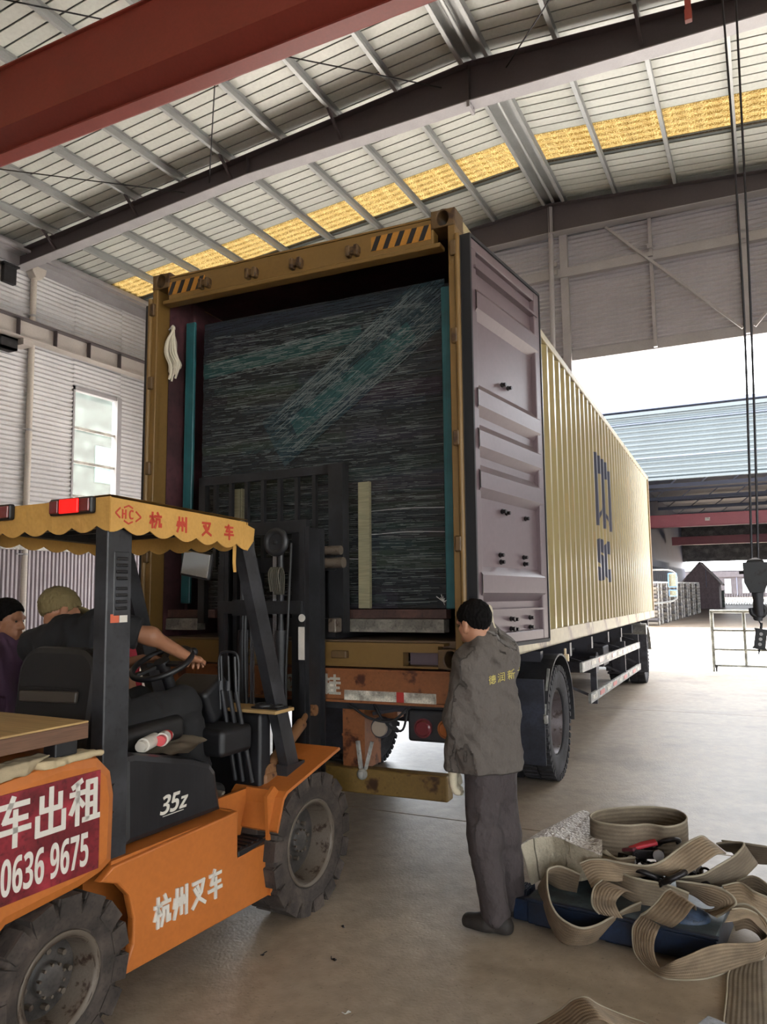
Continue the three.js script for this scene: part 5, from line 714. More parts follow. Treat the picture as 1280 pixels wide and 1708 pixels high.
{ // man in grey workwear, seen from behind
  const O = [-1.32, 0, -3.93], turn = R(38), c = Math.cos(turn), s = Math.sin(turn), W = (x, y, z) => { const X = x - O[0], Z = z - O[2]; return V(X * c - Z * s, y, X * s + Z * c); }, D = (x, y, z) => V(x * c - z * s, y, x * s + z * c).normalize();
  const p = person({ label: 'man in grey workwear and white gloves with his back turned, beside the trailer', pos: O, turn, face: D(-0.86, -0.22, -0.46), head: W(-1.408, 1.535, -3.9), neck: W(-1.355, 1.42, -3.92), pelvis: W(-1.32, 0.88, -3.95), hem: W(-1.345, 0.8, -3.94),
    shL: W(-1.435, 1.325, -3.85), shR: W(-1.28, 1.345, -4.02), elL: W(-1.475, 1.06, -3.82), wrL: W(-1.53, 0.79, -3.86), elR: W(-1.36, 1.36, -4.27), wrR: W(-1.435, 1.5, -4.22), wide: 0.064, deep: 0.104, hairLen: 1.5,
    hdL: { d: D(-0.05, -1, -0.1), n: D(0.9, 0, -0.3), t: -1, c: 0.55 }, hdR: { d: D(-0.25, 0.95, -0.1), n: D(-0.6, 0, -0.7), t: 1, c: 0.7 },
    hiL: W(-1.385, 0.83, -3.91), hiR: W(-1.315, 0.83, -3.98), knL: W(-1.37, 0.44, -3.87), knR: W(-1.315, 0.44, -4.02), anL: W(-1.31, 0.085, -3.845), anR: W(-1.30, 0.085, -4.07), ftL: D(-1, 0, -0.05), ftR: D(-0.95, 0, -0.3),
    long: true, collar: 0.02, topMat: grey1, legMat: grey2, shoeMat: mat('#2b2522', { rough: 0.7, tex: 'dirt', size: 0.2 }), gloves: mat('#c9bfa8', { rough: 0.95, tex: 'cloth', size: 0.06 }), wrinkle: 0.016, baggy: 0.96, slack: 1.03, cuff: 0.03 });
  // lettering printed across the back, laid onto the cloth
  p.updateMatrixWorld(true); const jk = p.children.find((q) => q.name === 'jacket'), ray = new THREE.Raycaster(), inv = p.matrixWorld.clone().invert();
  const from = V(-0.75, 1.45, -2.4);
  const o0 = V(-1.325, 1.228, -3.87), dx = V(0.62, 0.19, 0).normalize();
  ['de', 'run', 'xin', 'cai'].forEach((n, i) => {
    const gs = [];
    for (const st of GLYPH[n]) for (let k = 0; k + 3 < st.length; k += 2) {
      const a = [st[k], st[k + 1]], b = [st[k + 2], st[k + 3]], l = Math.hypot(b[0] - a[0], b[1] - a[1]), m = Math.max(1, Math.round(l / 18)); let last = null;
      for (let q = 0; q <= m; q++) { const u = mix(a[0], b[0], q / m) / 100 * 0.042, v = (1 - mix(a[1], b[1], q / m) / 100) * 0.05 - 0.012; const target = o0.clone().addScaledVector(dx, i * 0.054 + u).add(V(0, v, 0)); ray.set(from, target.clone().sub(from).normalize()); const hit = ray.intersectObject(jk, false)[0]; if (hit) { const w = hit.point.clone().addScaledVector(ray.ray.direction, -0.002).applyMatrix4(inv); if (last && last.distanceTo(w) < 0.04) gs.push(bar(last, w, 0.0035, 0.0035)); last = w; } }
    }
    if (gs.length) part('back_lettering', gs, mat('#b3a45c', { rough: 0.7 }), jk);
  });
}
{ // driver on the forklift, leaning forward to the wheel
  const f = person({ label: 'forklift driver in black t-shirt and olive cap reaching for the steering wheel', pos: FPOS, turn: FTURN, face: V(0.35, -0.5, -1), head: V(-0.35, 1.625, 0.91), neck: V(-0.26, 1.54, 0.96), pelvis: V(0.05, 1.12, 1.06), hem: V(0.04, 1.13, 1.04), headUp: V(-0.2, 1, -0.3),
    shL: V(-0.42, 1.46, 0.98), shR: V(0.02, 1.57, 0.97), elL: V(-0.42, 1.28, 0.74), wrL: V(-0.1, 1.37, 0.58), elR: V(0.2, 1.51, 0.82), wrR: V(0.21, 1.385, 0.56),
    hdL: { d: V(0.8, 0.1, -0.4), n: V(0, -1, 0.1), t: 1, c: 0.7 }, hdR: { d: V(-0.45, -0.12, -0.9), n: V(0.1, -1, 0.1), t: -1, c: 0.75 },
    hiL: V(-0.03, 1.12, 1.0), hiR: V(0.17, 1.12, 1.0), knL: V(-0.1, 1.14, 0.62), knR: V(0.22, 1.16, 0.6), anL: V(-0.1, 0.73, 0.52), anR: V(0.22, 0.73, 0.5), ftL: V(0, 0, -1), ftR: V(0, 0, -1), skin: PM.skin2,
    topName: 't_shirt', topMat: mat('#121114', { rough: 0.85, tex: 'cloth', size: 0.15 }), legMat: mat('#151416', { rough: 0.9, tex: 'cloth', size: 0.15 }), shoeMat: mat('#1c1a1a', { rough: 0.7 }), cap: mat('#6b5c38', { rough: 0.85, tex: 'cloth', size: 0.08 }), wrinkle: 0.012, cuff: 0.74, slack: 1.15 });
}
const standing = (o) => person({ neck: o.N, head: o.H, pelvis: V(0, 0.92, 0), hem: V(0, 0.86, 0), shL: V(-0.19, 1.4, 0), shR: V(0.19, 1.4, 0), elL: V(-0.24, 1.13, 0.02), wrL: V(-0.22, 0.88, -0.06), elR: V(0.24, 1.13, 0.02), wrR: V(0.22, 0.88, -0.06), hdL: { d: V(0, -1, -0.1), n: V(1, 0, 0), t: -1, c: 0.4 }, hdR: { d: V(0, -1, -0.1), n: V(-1, 0, 0), t: 1, c: 0.4 }, hiL: V(-0.09, 0.86, 0), hiR: V(0.09, 0.86, 0), knL: V(-0.1, 0.47, -0.01), knR: V(0.1, 0.47, -0.01), anL: V(-0.1, 0.085, 0), anR: V(0.1, 0.085, 0), ftL: V(-0.1, 0, -1).normalize(), ftR: V(0.1, 0, -1).normalize(), shoeMat: mat('#242122', { rough: 0.7 }), ...o });
{
  const a = R(-70), toL = (v) => v.applyAxisAngle(V(0, 1, 0), -a);
  standing({ label: 'bystander in dark purple t-shirt at the left edge behind the forklift', pos: [-3.92, 0, -2.98], turn: a, face: toL(V(0.95, -0.12, -0.3)), H: V(0, 1.575, -0.02), N: V(0, 1.46, 0), skin: PM.skin2, topName: 't_shirt', topMat: mat('#543a52', { rough: 0.8, tex: 'cloth', size: 0.15 }), legMat: mat('#2a2a30', { rough: 0.9, tex: 'cloth', size: 0.15 }), hairLen: 0.9 });
  const b = R(-30); standing({ label: 'worker in a red shirt half hidden behind the forklift pillar at the container', pos: [-3.9, 0.06, -3.86], turn: b, face: V(0.3, -0.1, -1), H: V(0, 1.66, -0.02), N: V(0, 1.54, 0), shL: V(-0.18, 1.48, 0), shR: V(0.18, 1.48, 0), topName: 'shirt', topMat: mat('#a8283a', { rough: 0.8, tex: 'cloth', size: 0.15 }), legMat: mat('#23242c', { rough: 0.9, tex: 'cloth', size: 0.15 }) });
}
// ---------------------------------------------------------------- heap of lifting slings on the blue pallet
const SLING = {
  right_tail: [[[-0.211,0.260,-4.311],[-0.142,0.300,-4.290],[-0.076,0.300,-4.210],[-0.028,0.260,-4.151]], [[-0.197,0.200,-4.246],[-0.127,0.220,-4.260],[-0.069,0.200,-4.241],[-0.021,0.160,-4.209]]],
  low_right: [[[-0.245,0.220,-4.074],[-0.167,0.240,-4.084],[-0.094,0.200,-4.067],[-0.062,0.120,-4.085]], [[-0.230,0.160,-4.077],[-0.172,0.160,-4.082],[-0.116,0.120,-4.094],[-0.086,0.050,-4.086]]],
  mid_fill: [[[-0.853,0.300,-4.168],[-0.654,0.300,-4.032],[-0.521,0.280,-4.068],[-0.415,0.250,-4.082]], [[-0.816,0.220,-4.113],[-0.650,0.220,-3.982],[-0.536,0.200,-4.051],[-0.428,0.180,-4.042]]],
  back_left: [[[-0.958,0.320,-4.468],[-0.869,0.330,-4.260],[-0.759,0.340,-4.157],[-0.679,0.340,-4.213]], [[-1.021,0.250,-4.514],[-0.911,0.260,-4.222],[-0.791,0.270,-4.151],[-0.701,0.270,-4.238]]],
  top_ring: [[[-0.941,0.460,-4.410],[-0.918,0.460,-4.546],[-0.805,0.460,-4.661],[-0.652,0.460,-4.742],[-0.520,0.460,-4.721],[-0.459,0.460,-4.599],[-0.480,0.460,-4.461],[-0.541,0.460,-4.388],[-0.638,0.460,-4.391],[-0.721,0.460,-4.331],[-0.811,0.460,-4.314],[-0.894,0.460,-4.335]], [[-0.941,0.295,-4.410],[-0.918,0.295,-4.546],[-0.805,0.295,-4.661],[-0.652,0.295,-4.742],[-0.520,0.295,-4.721],[-0.459,0.295,-4.599],[-0.480,0.295,-4.461],[-0.541,0.295,-4.388],[-0.638,0.295,-4.391],[-0.721,0.295,-4.331],[-0.811,0.295,-4.314],[-0.894,0.295,-4.335]]],
  left_loop: [[[-0.923,0.280,-4.033],[-1.033,0.300,-4.040],[-1.077,0.290,-4.005],[-1.069,0.270,-3.944],[-1.046,0.240,-3.865],[-1.014,0.200,-3.802],[-0.970,0.170,-3.761],[-0.916,0.150,-3.746],[-0.862,0.140,-3.748],[-0.809,0.140,-3.800],[-0.743,0.160,-3.885],[-0.679,0.190,-3.944],[-0.620,0.220,-3.964]], [[-0.974,0.130,-4.159],[-1.059,0.140,-4.161],[-1.151,0.160,-4.187],[-1.186,0.130,-4.169],[-1.176,0.080,-4.124],[-1.121,0.040,-4.045],[-1.069,0.004,-3.979],[-0.997,0.004,-3.882],[-0.934,0.004,-3.862],[-0.860,0.004,-3.917],[-0.796,0.030,-3.993],[-0.724,0.060,-4.080],[-0.659,0.090,-4.121]]],
  right_loop: [[[-0.606,0.200,-3.854],[-0.645,0.140,-3.861],[-0.646,0.100,-3.841],[-0.636,0.040,-3.830],[-0.589,0.004,-3.801],[-0.508,0.004,-3.725],[-0.437,0.004,-3.735],[-0.341,0.004,-3.791],[-0.252,0.004,-3.897],[-0.176,0.004,-4.004],[-0.115,0.010,-4.074],[-0.065,0.050,-4.194],[-0.088,0.140,-4.117],[-0.119,0.200,-4.077],[-0.174,0.240,-4.022],[-0.226,0.250,-3.963]], [[-0.513,0.200,-3.778],[-0.530,0.160,-3.800],[-0.541,0.130,-3.773],[-0.543,0.080,-3.769],[-0.526,0.040,-3.739],[-0.462,0.080,-3.702],[-0.383,0.130,-3.714],[-0.323,0.155,-3.747],[-0.261,0.160,-3.801],[-0.187,0.150,-3.866],[-0.129,0.140,-3.925],[-0.091,0.170,-3.956],[-0.118,0.200,-3.952],[-0.154,0.220,-3.971],[-0.190,0.230,-3.963],[-0.237,0.240,-3.914]]],
  front_arch: [[[-0.599,0.220,-3.810],[-0.568,0.250,-3.785],[-0.520,0.300,-3.791],[-0.488,0.340,-3.802],[-0.471,0.350,-3.811],[-0.477,0.290,-3.922]], [[-0.464,0.200,-3.780],[-0.437,0.230,-3.747],[-0.399,0.280,-3.711],[-0.370,0.330,-3.683],[-0.357,0.345,-3.681],[-0.360,0.280,-3.811]]],
  long_band: [[[-0.922,0.330,-4.040],[-0.874,0.350,-4.054],[-0.799,0.360,-4.055],[-0.710,0.360,-4.040],[-0.598,0.360,-4.054],[-0.532,0.380,-4.092],[-0.468,0.420,-4.158],[-0.412,0.460,-4.183],[-0.362,0.480,-4.225],[-0.341,0.440,-4.335]], [[-0.852,0.250,-3.957],[-0.817,0.280,-3.976],[-0.754,0.300,-4.030],[-0.688,0.310,-4.073],[-0.579,0.320,-4.109],[-0.496,0.330,-4.115],[-0.415,0.340,-4.138],[-0.345,0.380,-4.140],[-0.291,0.420,-4.162],[-0.266,0.400,-4.296]]],
  right_band: [[[-0.465,0.300,-4.126],[-0.360,0.320,-4.155],[-0.285,0.360,-4.196],[-0.210,0.400,-4.264],[-0.171,0.440,-4.300],[-0.178,0.440,-4.337],[-0.244,0.420,-4.386],[-0.302,0.400,-4.409]], [[-0.427,0.240,-4.222],[-0.322,0.220,-4.295],[-0.268,0.230,-4.315],[-0.198,0.260,-4.334],[-0.134,0.310,-4.386],[-0.118,0.320,-4.435],[-0.173,0.320,-4.555],[-0.262,0.300,-4.612]]],
  curl: [[[-0.472,0.300,-4.081],[-0.372,0.300,-4.084],[-0.279,0.300,-4.069],[-0.223,0.280,-4.051],[-0.209,0.250,-4.052],[-0.243,0.220,-4.031],[-0.296,0.180,-4.028]], [[-0.482,0.220,-4.205],[-0.394,0.220,-4.146],[-0.321,0.220,-4.085],[-0.302,0.210,-4.076],[-0.338,0.180,-4.083],[-0.386,0.150,-4.166],[-0.403,0.150,-4.213]]],
  side_band: [[[-0.273,0.270,-4.185],[-0.195,0.280,-4.233],[-0.129,0.270,-4.170],[-0.054,0.250,-4.168]], [[-0.212,0.220,-4.089],[-0.157,0.200,-4.096],[-0.113,0.190,-4.136],[-0.058,0.170,-4.179]]],
  roll: [[[-0.790,0.310,-3.914],[-0.817,0.290,-3.862],[-0.823,0.260,-3.828],[-0.827,0.200,-3.864],[-0.806,0.160,-3.893]], [[-0.619,0.300,-3.828],[-0.663,0.310,-3.818],[-0.704,0.270,-3.814],[-0.730,0.200,-3.886],[-0.716,0.160,-3.890]]],
  back_band: [[[-0.301,0.300,-4.809],[-0.161,0.330,-4.702],[-0.045,0.340,-4.647],[0.038,0.300,-4.716]], [[-0.249,0.200,-4.918],[-0.134,0.200,-4.812],[-0.037,0.200,-4.806],[0.033,0.180,-4.803]]],
  floor_arch: [[[-0.929,0.004,-3.107],[-0.883,0.030,-3.116],[-0.802,0.100,-3.094],[-0.739,0.170,-3.052],[-0.694,0.190,-3.043],[-0.663,0.150,-3.093],[-0.609,0.080,-3.199],[-0.527,0.020,-3.290],[-0.494,0.004,-3.310]], [[-0.844,0.004,-2.982],[-0.798,0.030,-2.991],[-0.717,0.100,-2.969],[-0.654,0.170,-2.927],[-0.609,0.190,-2.918],[-0.578,0.150,-2.968],[-0.524,0.080,-3.074],[-0.442,0.020,-3.165],[-0.409,0.004,-3.185]]],
  flat_band: [[[-0.221,0.006,-3.997],[-0.246,0.006,-3.889],[-0.247,0.006,-3.676],[-0.248,0.006,-3.449],[-0.248,0.006,-3.299]], [[-0.106,0.006,-4.088],[-0.103,0.006,-3.955],[-0.098,0.006,-3.746],[-0.092,0.006,-3.522],[-0.088,0.006,-3.374]]],
  sackfront: [[[-1.248,0.360,-4.092],[-1.193,0.380,-4.176],[-1.097,0.385,-4.223],[-0.969,0.380,-4.149],[-0.817,0.370,-4.072]], [[-1.206,0.150,-4.136],[-1.161,0.170,-4.189],[-1.076,0.200,-4.173],[-0.948,0.220,-4.097],[-0.841,0.260,-4.096]]],
  sackback: [[[-1.248,0.360,-4.092],[-1.193,0.380,-4.176],[-1.097,0.385,-4.223],[-0.969,0.380,-4.149],[-0.817,0.370,-4.072]], [[-1.198,0.370,-4.356],[-1.162,0.370,-4.480],[-1.130,0.360,-4.684],[-1.090,0.340,-4.942],[-0.905,0.370,-4.545]]],
};
{
  const web = mat('#978571', { rough: 0.9 }); web.map = TX.web; web.bumpMap = TX.webBump; web.bumpScale = 0.002;
  const webG = mat('#7f7365', { rough: 0.9 }); webG.map = TX.web; webG.bumpMap = TX.webBump; webG.bumpScale = 0.002;
  const edge = mat('#9a907e', { rough: 0.9, tex: 'cloth', size: 0.05 });
  const NAMES = { top_ring: ['grey beige sling coiled in a ring on top of the heap', webG], left_loop: ['wide sling loop hanging over the left front of the blue pallet', web], right_loop: ['large sling loop resting on the floor at the right front', web], front_arch: ['short folded sling arching over the front of the heap', web], long_band: ['long sling running diagonally up across the middle of the heap', web], right_band: ['ribbed sling bent back at the upper right of the heap', webG], curl: ['sling curled under itself at the centre right of the heap', web], side_band: ['flat sling end lying at the right edge of the heap', web], roll: ['rolled sling end above the blue pallet top', web], back_band: ['grey sling at the back right of the heap', webG], right_tail: ['sling drooping off the right side of the heap at the frame edge', webG], low_right: ['sling slipping down behind the large right loop', web], mid_fill: ['slack sling across the dark centre of the heap', webG], back_left: ['short sling end at the left foot of the ring', web], floor_arch: ['loose sling arching off the floor at the bottom edge', web], flat_band: ['flat sling lying on the floor below the right loop', webG] };
  for (const [k, [label, m]] of Object.entries(NAMES)) {
    const [A, B] = SLING[k], closed = k === 'top_ring', g = ribbonGeo(A, B, 0.009, 110, closed, 0.11, k === 'left_loop' ? 0.25 : 0.2);
    const t = thing('lifting_sling', label, 'sling', [0, 0, 0], 0, 'slings in the heap'); part('webbing', g, m, t, true);
    const cv = new THREE.CatmullRomCurve3(A.map((p) => V(...p)), closed, 'centripetal'); part('stitched_edge', new THREE.TubeGeometry(cv, 110, 0.0055, 6, closed), edge, t);
  }
  // pallet
  const blue = mat('#16263f', { rough: 0.45, tex: 'dirt', size: 0.5 });
  const p = thing('plastic_pallet', 'blue plastic pallet under the heap of slings', 'pallet', [-0.7, 0, -4.3], -0.1);
  part('deck', [rb(0.9, 0.02, 0.72, 0.006, 0, 0.135, 0)], mat('#4d5b62', { rough: 0.5, tex: 'dirt', size: 0.4 }), p);
  part('skirt', [rb(0.9, 0.11, 0.02, 0.006, 0, 0.075, 0.36), rb(0.9, 0.11, 0.02, 0.006, 0, 0.075, -0.36), rb(0.02, 0.11, 0.72, 0.006, 0.44, 0.075, 0), rb(0.02, 0.11, 0.72, 0.006, -0.44, 0.075, 0), rb(0.92, 0.014, 0.03, 0.005, 0, 0.14, 0.365)], blue, p);
  for (const x of [-0.36, 0, 0.36]) part('foot', rb(0.14, 0.13, 0.68, 0.01, x, 0.066, 0), blue, p);
  { const pins = []; for (let i = 0; i < 10; i++) for (let j = 0; j < 5; j++) pins.push(cyl(0.005, 0.006, 0.03, -0.46 - 0.07 + j * 0.012 + rr(-0.002, 0.002), 0.135, 0.3 - i * 0.012, 'y', 6)); const pt = part('grip_studs', pins, blue, p); pt.userData.kind = 'stuff'; part('stud_tray', rb(0.1, 0.11, 0.16, 0.01, -0.49, 0.07, 0.27), blue, p); }
  part('hump', blob([ell(V(0.28, 0.145, 0.2), [0.12, 0.05, 0.1])], 0.01, 0.01), mat('#3a4d68', { rough: 0.5, tex: 'dirt', size: 0.3 }), p);
  // folded woven tarpaulin behind the left loop
  const tp = thing('folded_tarp', 'folded grey beige woven tarpaulin behind the left sling loop', 'tarpaulin'), tm = mat('#a39a88', { rough: 0.8, tex: 'cloth', size: 0.3, bump: 'fold', bumpSize: 0.3, bumpScale: 0.02 }), tm2 = mat('#c7bfb8', { rough: 0.42, tex: 'cloth', size: 0.25, bump: 'fold', bumpSize: 0.14, bumpScale: 0.03 });
  part('front_fold', ribbonGeo(...SLING.sackfront, 0.012, 40), tm, tp); part('back_fold', ribbonGeo(...SLING.sackback, 0.008, 40), tm2, tp);
  part('under_fold', blob([cap(V(-1.1, 0.24, -4.36), V(-0.85, 0.25, -4.3), 0.08, 0.07), cap(V(-1.12, 0.23, -4.5), V(-0.9, 0.25, -4.6), 0.08, 0.08)], 0.012, 0.06, wr(0.02, 12, 7)), tm, tp);
  // ratchets and shackles in the hollow of the heap
  const dk = mat('#2a272a', { rough: 0.4, metal: 0.5, tex: 'rust', size: 0.2 }), rd = mat('#b52b3c', { rough: 0.4 }), dr = mat('#5d2832', { rough: 0.5 });
  const rat = (x, y, z, ry, label, m) => { const t = thing('ratchet_buckle', label, 'buckle', [x, y, z], ry, 'buckles in the heap'); part('frame', [rb(0.16, 0.045, 0.012, 0.004, 0, 0, 0.035), rb(0.16, 0.045, 0.012, 0.004, 0, 0, -0.035), cyl(0.018, 0.018, 0.09, 0.05, 0, 0, 'z', 14), cyl(0.01, 0.01, 0.09, -0.06, 0, 0, 'z', 10)], dk, t); part('handle', [rb(0.15, 0.02, 0.06, 0.008, -0.02, 0.035, 0, 0, 0, 0.25)], m, t); part('gear', [cyl(0.028, 0.028, 0.01, 0.05, 0, 0.045, 'z', 12), cyl(0.028, 0.028, 0.01, 0.05, 0, -0.045, 'z', 12)], M.steelGrey, t); };
  rat(-0.64, 0.33, -4.35, 0.3, 'ratchet buckle with bright red handle inside the sling ring', rd); rat(-0.73, 0.3, -4.33, -0.5, 'dark red ratchet buckle left of the bright red one', dr); rat(-0.45, 0.29, -4.27, 0.9, 'small pink-red ratchet buckle under the diagonal sling', mat('#a34a56', { rough: 0.4 }));
  const sh = (x, y, z, ry, label, s = 1) => { const t = thing('shackle', label, 'shackle', [x, y, z], ry, 'shackles in the heap'); part('bow', tube([[-0.035 * s, 0, 0], [-0.045 * s, 0.05 * s, 0], [0, 0.085 * s, 0], [0.045 * s, 0.05 * s, 0], [0.035 * s, 0, 0]], 0.011 * s, 30, 8), dk, t); part('pin', cyl(0.011 * s, 0.011 * s, 0.11 * s, 0, 0, 0, 'x', 12), dk, t); t.rotation.x = 1.0; };
  sh(-0.55, 0.36, -4.42, 0.6, 'steel shackle with round eye right of the red handle', 1.1); sh(-0.52, 0.28, -4.12, 1.2, 'black shackle in the dark hollow at the centre of the heap', 1.3); sh(-0.85, 0.33, -4.38, 2.0, 'shackle at the left foot of the sling ring'); sh(-0.6, 0.27, -4.15, -0.4, 'black shackle beside the rolled sling end', 1.2);
  const core = thing('chain_pile', 'dark tangle of chain in the middle of the heap', 'chain'), ck = []; for (let i = 0; i < 46; i++) { const g = new THREE.TorusGeometry(0.022, 0.0065, 7, 16); place(g, rr(-0.78, -0.34), rr(0.2, 0.31), rr(-4.42, -4.12), rr(0, 3), rr(0, 3), rr(0, 3)); ck.push(g); } const cp = part('links', ck, dk, core); cp.userData.kind = 'stuff';
  // steel block at the bottom edge
  const bk = thing('steel_block', 'grey galvanised steel block on the floor at the bottom edge', 'block', [-0.25, 0, -3.14], -0.39); part('shell', [rb(0.19, 0.1, 0.25, 0.004, 0, 0.05, 0)], mat('#8e9094', { rough: 0.5, metal: 0.3, tex: 'dirt', size: 0.2 }), bk); part('end_face', rb(0.17, 0.08, 0.006, 0.002, 0, 0.05, 0.125), dk, bk);
  // litter
  for (const [x, z, l] of [[0.02, -5.25, 0], [-2.25, -3.15, 1], [-1.9, -3.25, 2], [-1.62, -2.9, 3], [-2.05, -3.6, 4]]) { const t = thing('floor_scrap', ['twist of dark wire on the floor right of the heap', 'dark oily chip on the floor nearest the forklift wheel', 'small dark crumb on the floor before the standing man', 'pale paper shred on the open floor', 'dark leaf-like scrap by the forklift front tyre'][l], 'scrap', [x, 0, z], l * 1.3); t.scale.setScalar(l ? 0.55 : 1); part('bits', [tube([[0, 0.004, 0], [0.02, 0.012, 0.012], [0.045, 0.005, -0.008], [0.07, 0.014, 0.004]], 0.004, 16, 5), rb(0.03, 0.006, 0.02, 0.002, 0.02, 0.004, 0.01, 0, 0.5, 0)], l === 3 ? M.whitePaint : dk, t); }
}
// ---------------------------------------------------------------- the yard and what stands beyond the doorway
{
  const y = struct('ground');
  const zs = [ZE - 0.2, -19.6, -24.4, -29.2, -34, -42, -50, -60, -75, -95, -140, -220];
  for (let i = 0; i + 1 < zs.length; i++) part('slab', b2(-60, 60, -0.24, -0.004, zs[i + 1] + 0.01, zs[i]), zs[i] < -33 ? M.floor : M.yard, y);
  part('side_ground', [b2(WR + 0.2, 80, -0.24, -0.006, ZE - 0.2, 60), b2(-80, WL - 0.2, -0.24, -0.006, ZE - 0.2, 60), b2(WL - 0.2, WR + 0.2, -0.24, -0.006, ZB + 0.2, 60)], M.yard, y);
  // tube barrier at the doorway
  const b = thing('tube_barrier', 'white tubular steel barrier standing at the doorway', 'barrier', [0, 0, -16.95]), tw = mat('#c3c5bc', { rough: 0.45, tex: 'dirt', size: 0.5 });
  for (const [x, r] of [[-1.02, 0.035], [-0.43, 0.03], [0.2, 0.03], [0.85, 0.03], [1.5, 0.035]]) part('upright', [rod(V(x, 0.13, 0), V(x, 1.2, 0), r)], tw, b);
  for (const [yy, r] of [[1.2, 0.035], [0.82, 0.022], [0.44, 0.022], [0.12, 0.025]]) part('rail', rod(V(-1.05, yy, 0), V(1.5, yy, 0), r), tw, b);
  for (const x of [-0.98, 1.45]) part('castor', [cyl(0.05, 0.05, 0.03, x, 0.05, 0, 'x', 16), bx(0.05, 0.06, 0.06, x, 0.1, 0)], M.blackSteel, b); part('foot_post', rod(V(-1.03, 0, 0), V(-1.03, 0.15, 0), 0.022), tw, b);
  // the next hall
  const h = thing('neighbour_hall', 'open steel hall across the yard with pale blue ribbed fascia', 'building'), pale = mat('#3f484c', { rough: 0.5, tex: 'soft', size: 3 }), dk = mat('#525a70', { rough: 0.6, tex: 'soft', size: 4 });
  const X = V(1, 0, 0), Y = V(0, 1, 0), Z = V(0, 0, 1);
  part('fascia', [sheet(trap(6.27, 9.1, 0.2, 0.05), 36, [Y, Z, X], V(-16, 0, -34)), b2(-16, 20, 6.2, 6.3, -34.1, -33.9), b2(-16, 20, 9.05, 9.2, -34.2, -33.88)], pale, h);
  part('fascia_seam', [b2(-16, 20, 7.16, 7.2, -34.0, -33.93), b2(-16, 20, 8.7, 8.74, -34, -33.93)], dk, h);
  part('roof', [bx(36, 0.15, 58, 2, 9.4, -63)], dk, h);
  for (let z = -38; z > -90; z -= 8) part('roof_truss', [b2(-16, 20, 8.3, 8.55, z - 0.1, z + 0.1), b2(-16, 20, 9.0, 9.15, z - 0.1, z + 0.1), ...[...Array(18)].map((_, i) => bar(V(-15 + i * 1.9, 8.4, z), V(-14.1 + i * 1.9, 9.1, z), 0.08, 0.08))], dk, h);
  part('side_wall', [b2(-8.2, -8, 3.5, 9.3, -92, -34.2), sheet(trap(-92, -34, 0.6, 0.12), 3.6, [Z, X, Y], V(-8.1, 0, 0))], dk, h);
  part('side_wall', b2(16, 16.3, 0, 9.3, -92, -34.2), dk, h);
  part('low_eave', [b2(-8.2, -6.6, 3.3, 3.5, -62, -36), b2(-6.7, -6.5, 3.0, 3.5, -62, -36)], dk, h);
  for (const z of [-36, -44, -52, -60]) part('column', b2(-7.9, -7.6, 0, 8.4, z - 0.15, z + 0.15), dk, h);
  part('end_wall', [b2(-16, 20, 4.35, 5.6, -90.2, -90), b2(-16, 20, 5.6, 9.3, -90.2, -90)], mat('#7d7a78', { rough: 0.7, tex: 'dirt', size: 3 }), h);
  for (const [z, y0, y1, n] of [[-55, 5.73, 6.53, 0], [-75, 5.5, 6.2, 1]]) { const c = thing('bridge_crane', ['nearer red crane girder inside the hall across the yard', 'farther red crane girder inside the hall across the yard'][n], 'crane'); const rm = mat('#87424c', { rough: 0.5, tex: 'soft', size: 3 }); part('girder', rb(23.4, y1 - y0, 0.6, 0.03, 4.2, (y0 + y1) / 2, z), rm, c); part('lower_flange', b2(-7.5, 15.9, y0 - 0.05, y0, z - 0.35, z + 0.35), rm, c); part('hoist', [rb(0.9, 0.5, 0.8, 0.05, 1.4, y0 - 0.3, z)], M.blackSteel, c); if (!n) part('plate', [b2(-3.35, -3.05, 6.02, 6.22, z + 0.31, z + 0.33), ], M.whitePaint, c); }
  // bundles of slats stacked along the left
  const bm = [mat('#57534f', { rough: 0.6, tex: 'wood', size: 0.5 }), mat('#6b6661', { rough: 0.6, tex: 'wood', size: 0.4 }), mat('#46444a', { rough: 0.6, tex: 'wood', size: 0.5 })];
  const at = ['nearest to the truck mirror', 'second from the truck', 'third from the truck', 'in the middle of the row', 'fifth from the truck', 'second from the green bins', 'nearest to the green bins'];
  for (let i = 0; i < 7; i++) { const z = -36.8 - i * 2.55, x = -4.75 + i * 0.085; const t = thing('slat_stack', 'tall stack of strapped metal slat bundles ' + at[i], 'stack', [x, 0, z], 0, 'stacks across the yard'); for (let k = 0; k < 11; k++) for (let j = 0; j < 2; j++) { part('bundle', [rb(0.85, 0.115, 1.1, 0.02, 0, 0.105 + k * 0.17, (j - 0.5) * 1.2, 0, 0, 0, 1), bx(0.9, 0.05, 0.1, 0, 0.025 + k * 0.17, (j - 0.5) * 1.2 + 0.35), bx(0.9, 0.05, 0.1, 0, 0.025 + k * 0.17, (j - 0.5) * 1.2 - 0.35)], bm[(i + k + j) % 3], t); } parts('strap', [...Array(2)].map((_, j) => bx(0.89, 1.92, 0.03, 0, 0.98, (j - 0.5) * 1.2)), M.whitePaint, t); }
  // green bins
  for (const [x, n] of [[-3.78, 0], [-3.2, 1]]) { const t = thing('waste_bin', ['left dark green bin at the end of the stacks', 'right dark green bin at the end of the stacks'][n], 'bin', [x, 0, -66]); const gm = mat('#4f5d56', { rough: 0.6, tex: 'dirt', size: 0.8 }); part('body', rb(0.5, 1.25, 0.7, 0.04, 0, 0.64, 0), gm, t); part('lid', rb(0.54, 0.08, 0.74, 0.03, 0, 1.3, 0), gm, t); }
  // gabled shed
  const s = thing('gabled_shed', 'small brown gabled shed behind the slat stacks', 'shed', [-4.3, 0, -62]), sm = mat('#6b5b5e', { rough: 0.7, tex: 'streak', size: 0.8 });
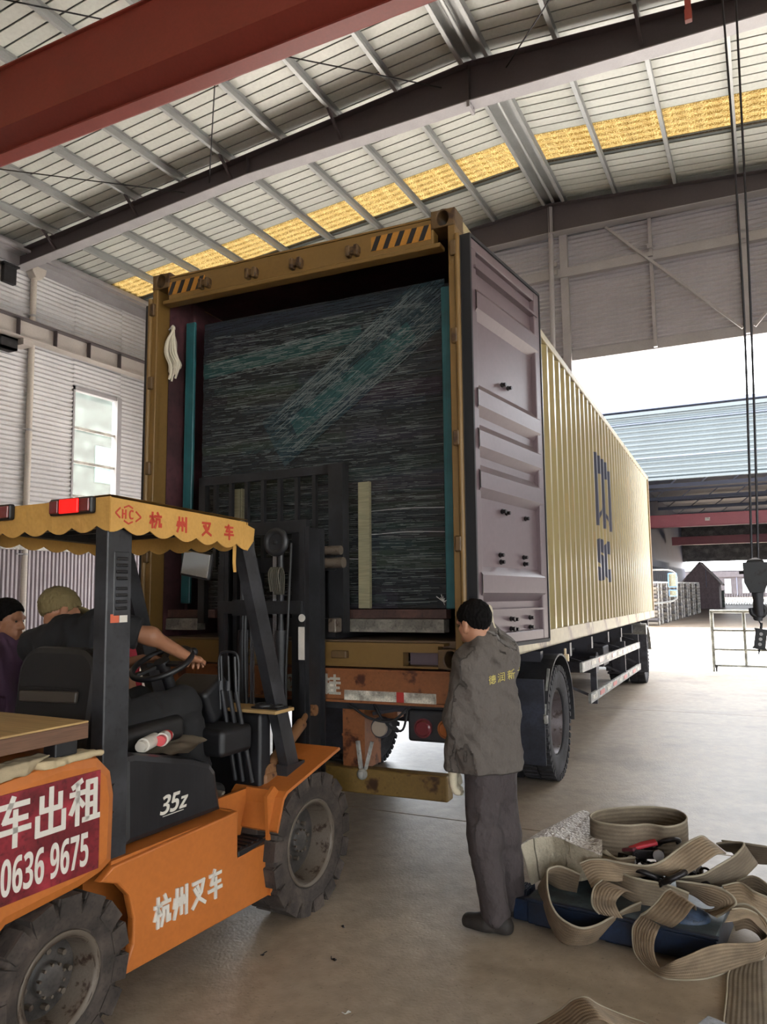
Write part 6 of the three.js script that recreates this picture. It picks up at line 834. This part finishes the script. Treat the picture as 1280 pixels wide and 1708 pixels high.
  part('walls', prism([[-1.25, 0], [1.2, 0], [1.2, 1.95], [-0.05, 3.4], [-1.25, 2.05]], 3, 'z', -3), sm, s); part('roof', [bar(V(-1.5, 1.85, -1.5), V(-0.05, 3.5, -1.5), 3.3, 0.08, V(-0.75, 0.66, 0)), bar(V(-0.05, 3.5, -1.5), V(1.45, 1.75, -1.5), 3.3, 0.08, V(0.75, 0.66, 0))], mat('#8d8280', { rough: 0.6 }), s); part('seam', b2(0.32, 0.36, 1.6, 2.95, 0, 0.03), dk, s);
  // far building with its doors and windows
  const f = thing('far_building', 'far grey building with tall white windows behind the sliding gate', 'building', [0, 0, -123]), fm = mat('#35333b', { rough: 0.7, tex: 'streak', size: 2 }), wm = mat('#8d979d', { rough: 0.3 });
  part('wall', b2(-14, 22, 0, 3.9, -4, 0), fm, f); part('parapet', b2(-14, 22, 3.9, 4.4, -4, 0.1), mat('#cfd8d8', { rough: 0.6 }), f);
  for (const x of [-4.95, -2.6, 0.35, 2.6]) part('window', b2(x - 0.42, x + 0.42, 0.6, 2.66, 0, 0.06), wm, f);
  for (const x of [-6.2, -3.75, -1.3]) part('panel_seam', b2(x - 0.05, x + 0.05, 0.3, 2.9, 0, 0.05), dk, f);
  part('canopy_band', b2(-14, 22, 2.95, 3.75, 0, 0.2), fm, f);
  const g = thing('sliding_gate', 'white folding sliding gate before the far building', 'gate', [0, 0, -72]); for (let i = 0; i < 26; i++) part('lattice_bar', [bar(V(-3.3 + i * 0.2, 0.05, 0), V(-3.1 + i * 0.2, 1.0, 0.06), 0.05, 0.03), bar(V(-3.1 + i * 0.2, 0.05, 0.06), V(-3.3 + i * 0.2, 0.8, 0), 0.05, 0.03)], M.whitePaint, g); part('gate_rail', b2(-3.3, 2, 0.02, 0.1, -0.1, 0.1), M.whitePaint, g); part('end_post', rb(0.5, 0.7, 0.4, 0.03, -3.5, 0.4, 0), mat('#b9b58f', { rough: 0.6 }), g);
  // house beyond the left wall's window
  const o = thing('house_outside', 'pale house seen through the left wall window', 'building', [-24, 0, -20]); part('wall', b2(-1, 0, 0, 13, -16, 12), mat('#525c57', { rough: 0.7, tex: 'dirt', size: 2 }), o); part('roof', [bar(V(0.3, 13, -2), V(-3, 14, -2), 28, 0.15, V(0.29, 0.95, 0))], mat('#454f4b', { rough: 0.7 }), o); for (const z of [-5, -2.6, -0.2, 2.2, 4.6]) for (const yy of [3.2, 6.2]) part('window', b2(0, 0.05, yy, yy + 1.5, z - 0.5, z + 0.5), mat('#5f7470', { rough: 0.2 }), o);
}
scene.traverse((o) => { if (o.isMesh) { o.castShadow = true; o.receiveShadow = true; } });
renderer.render(scene, camera);
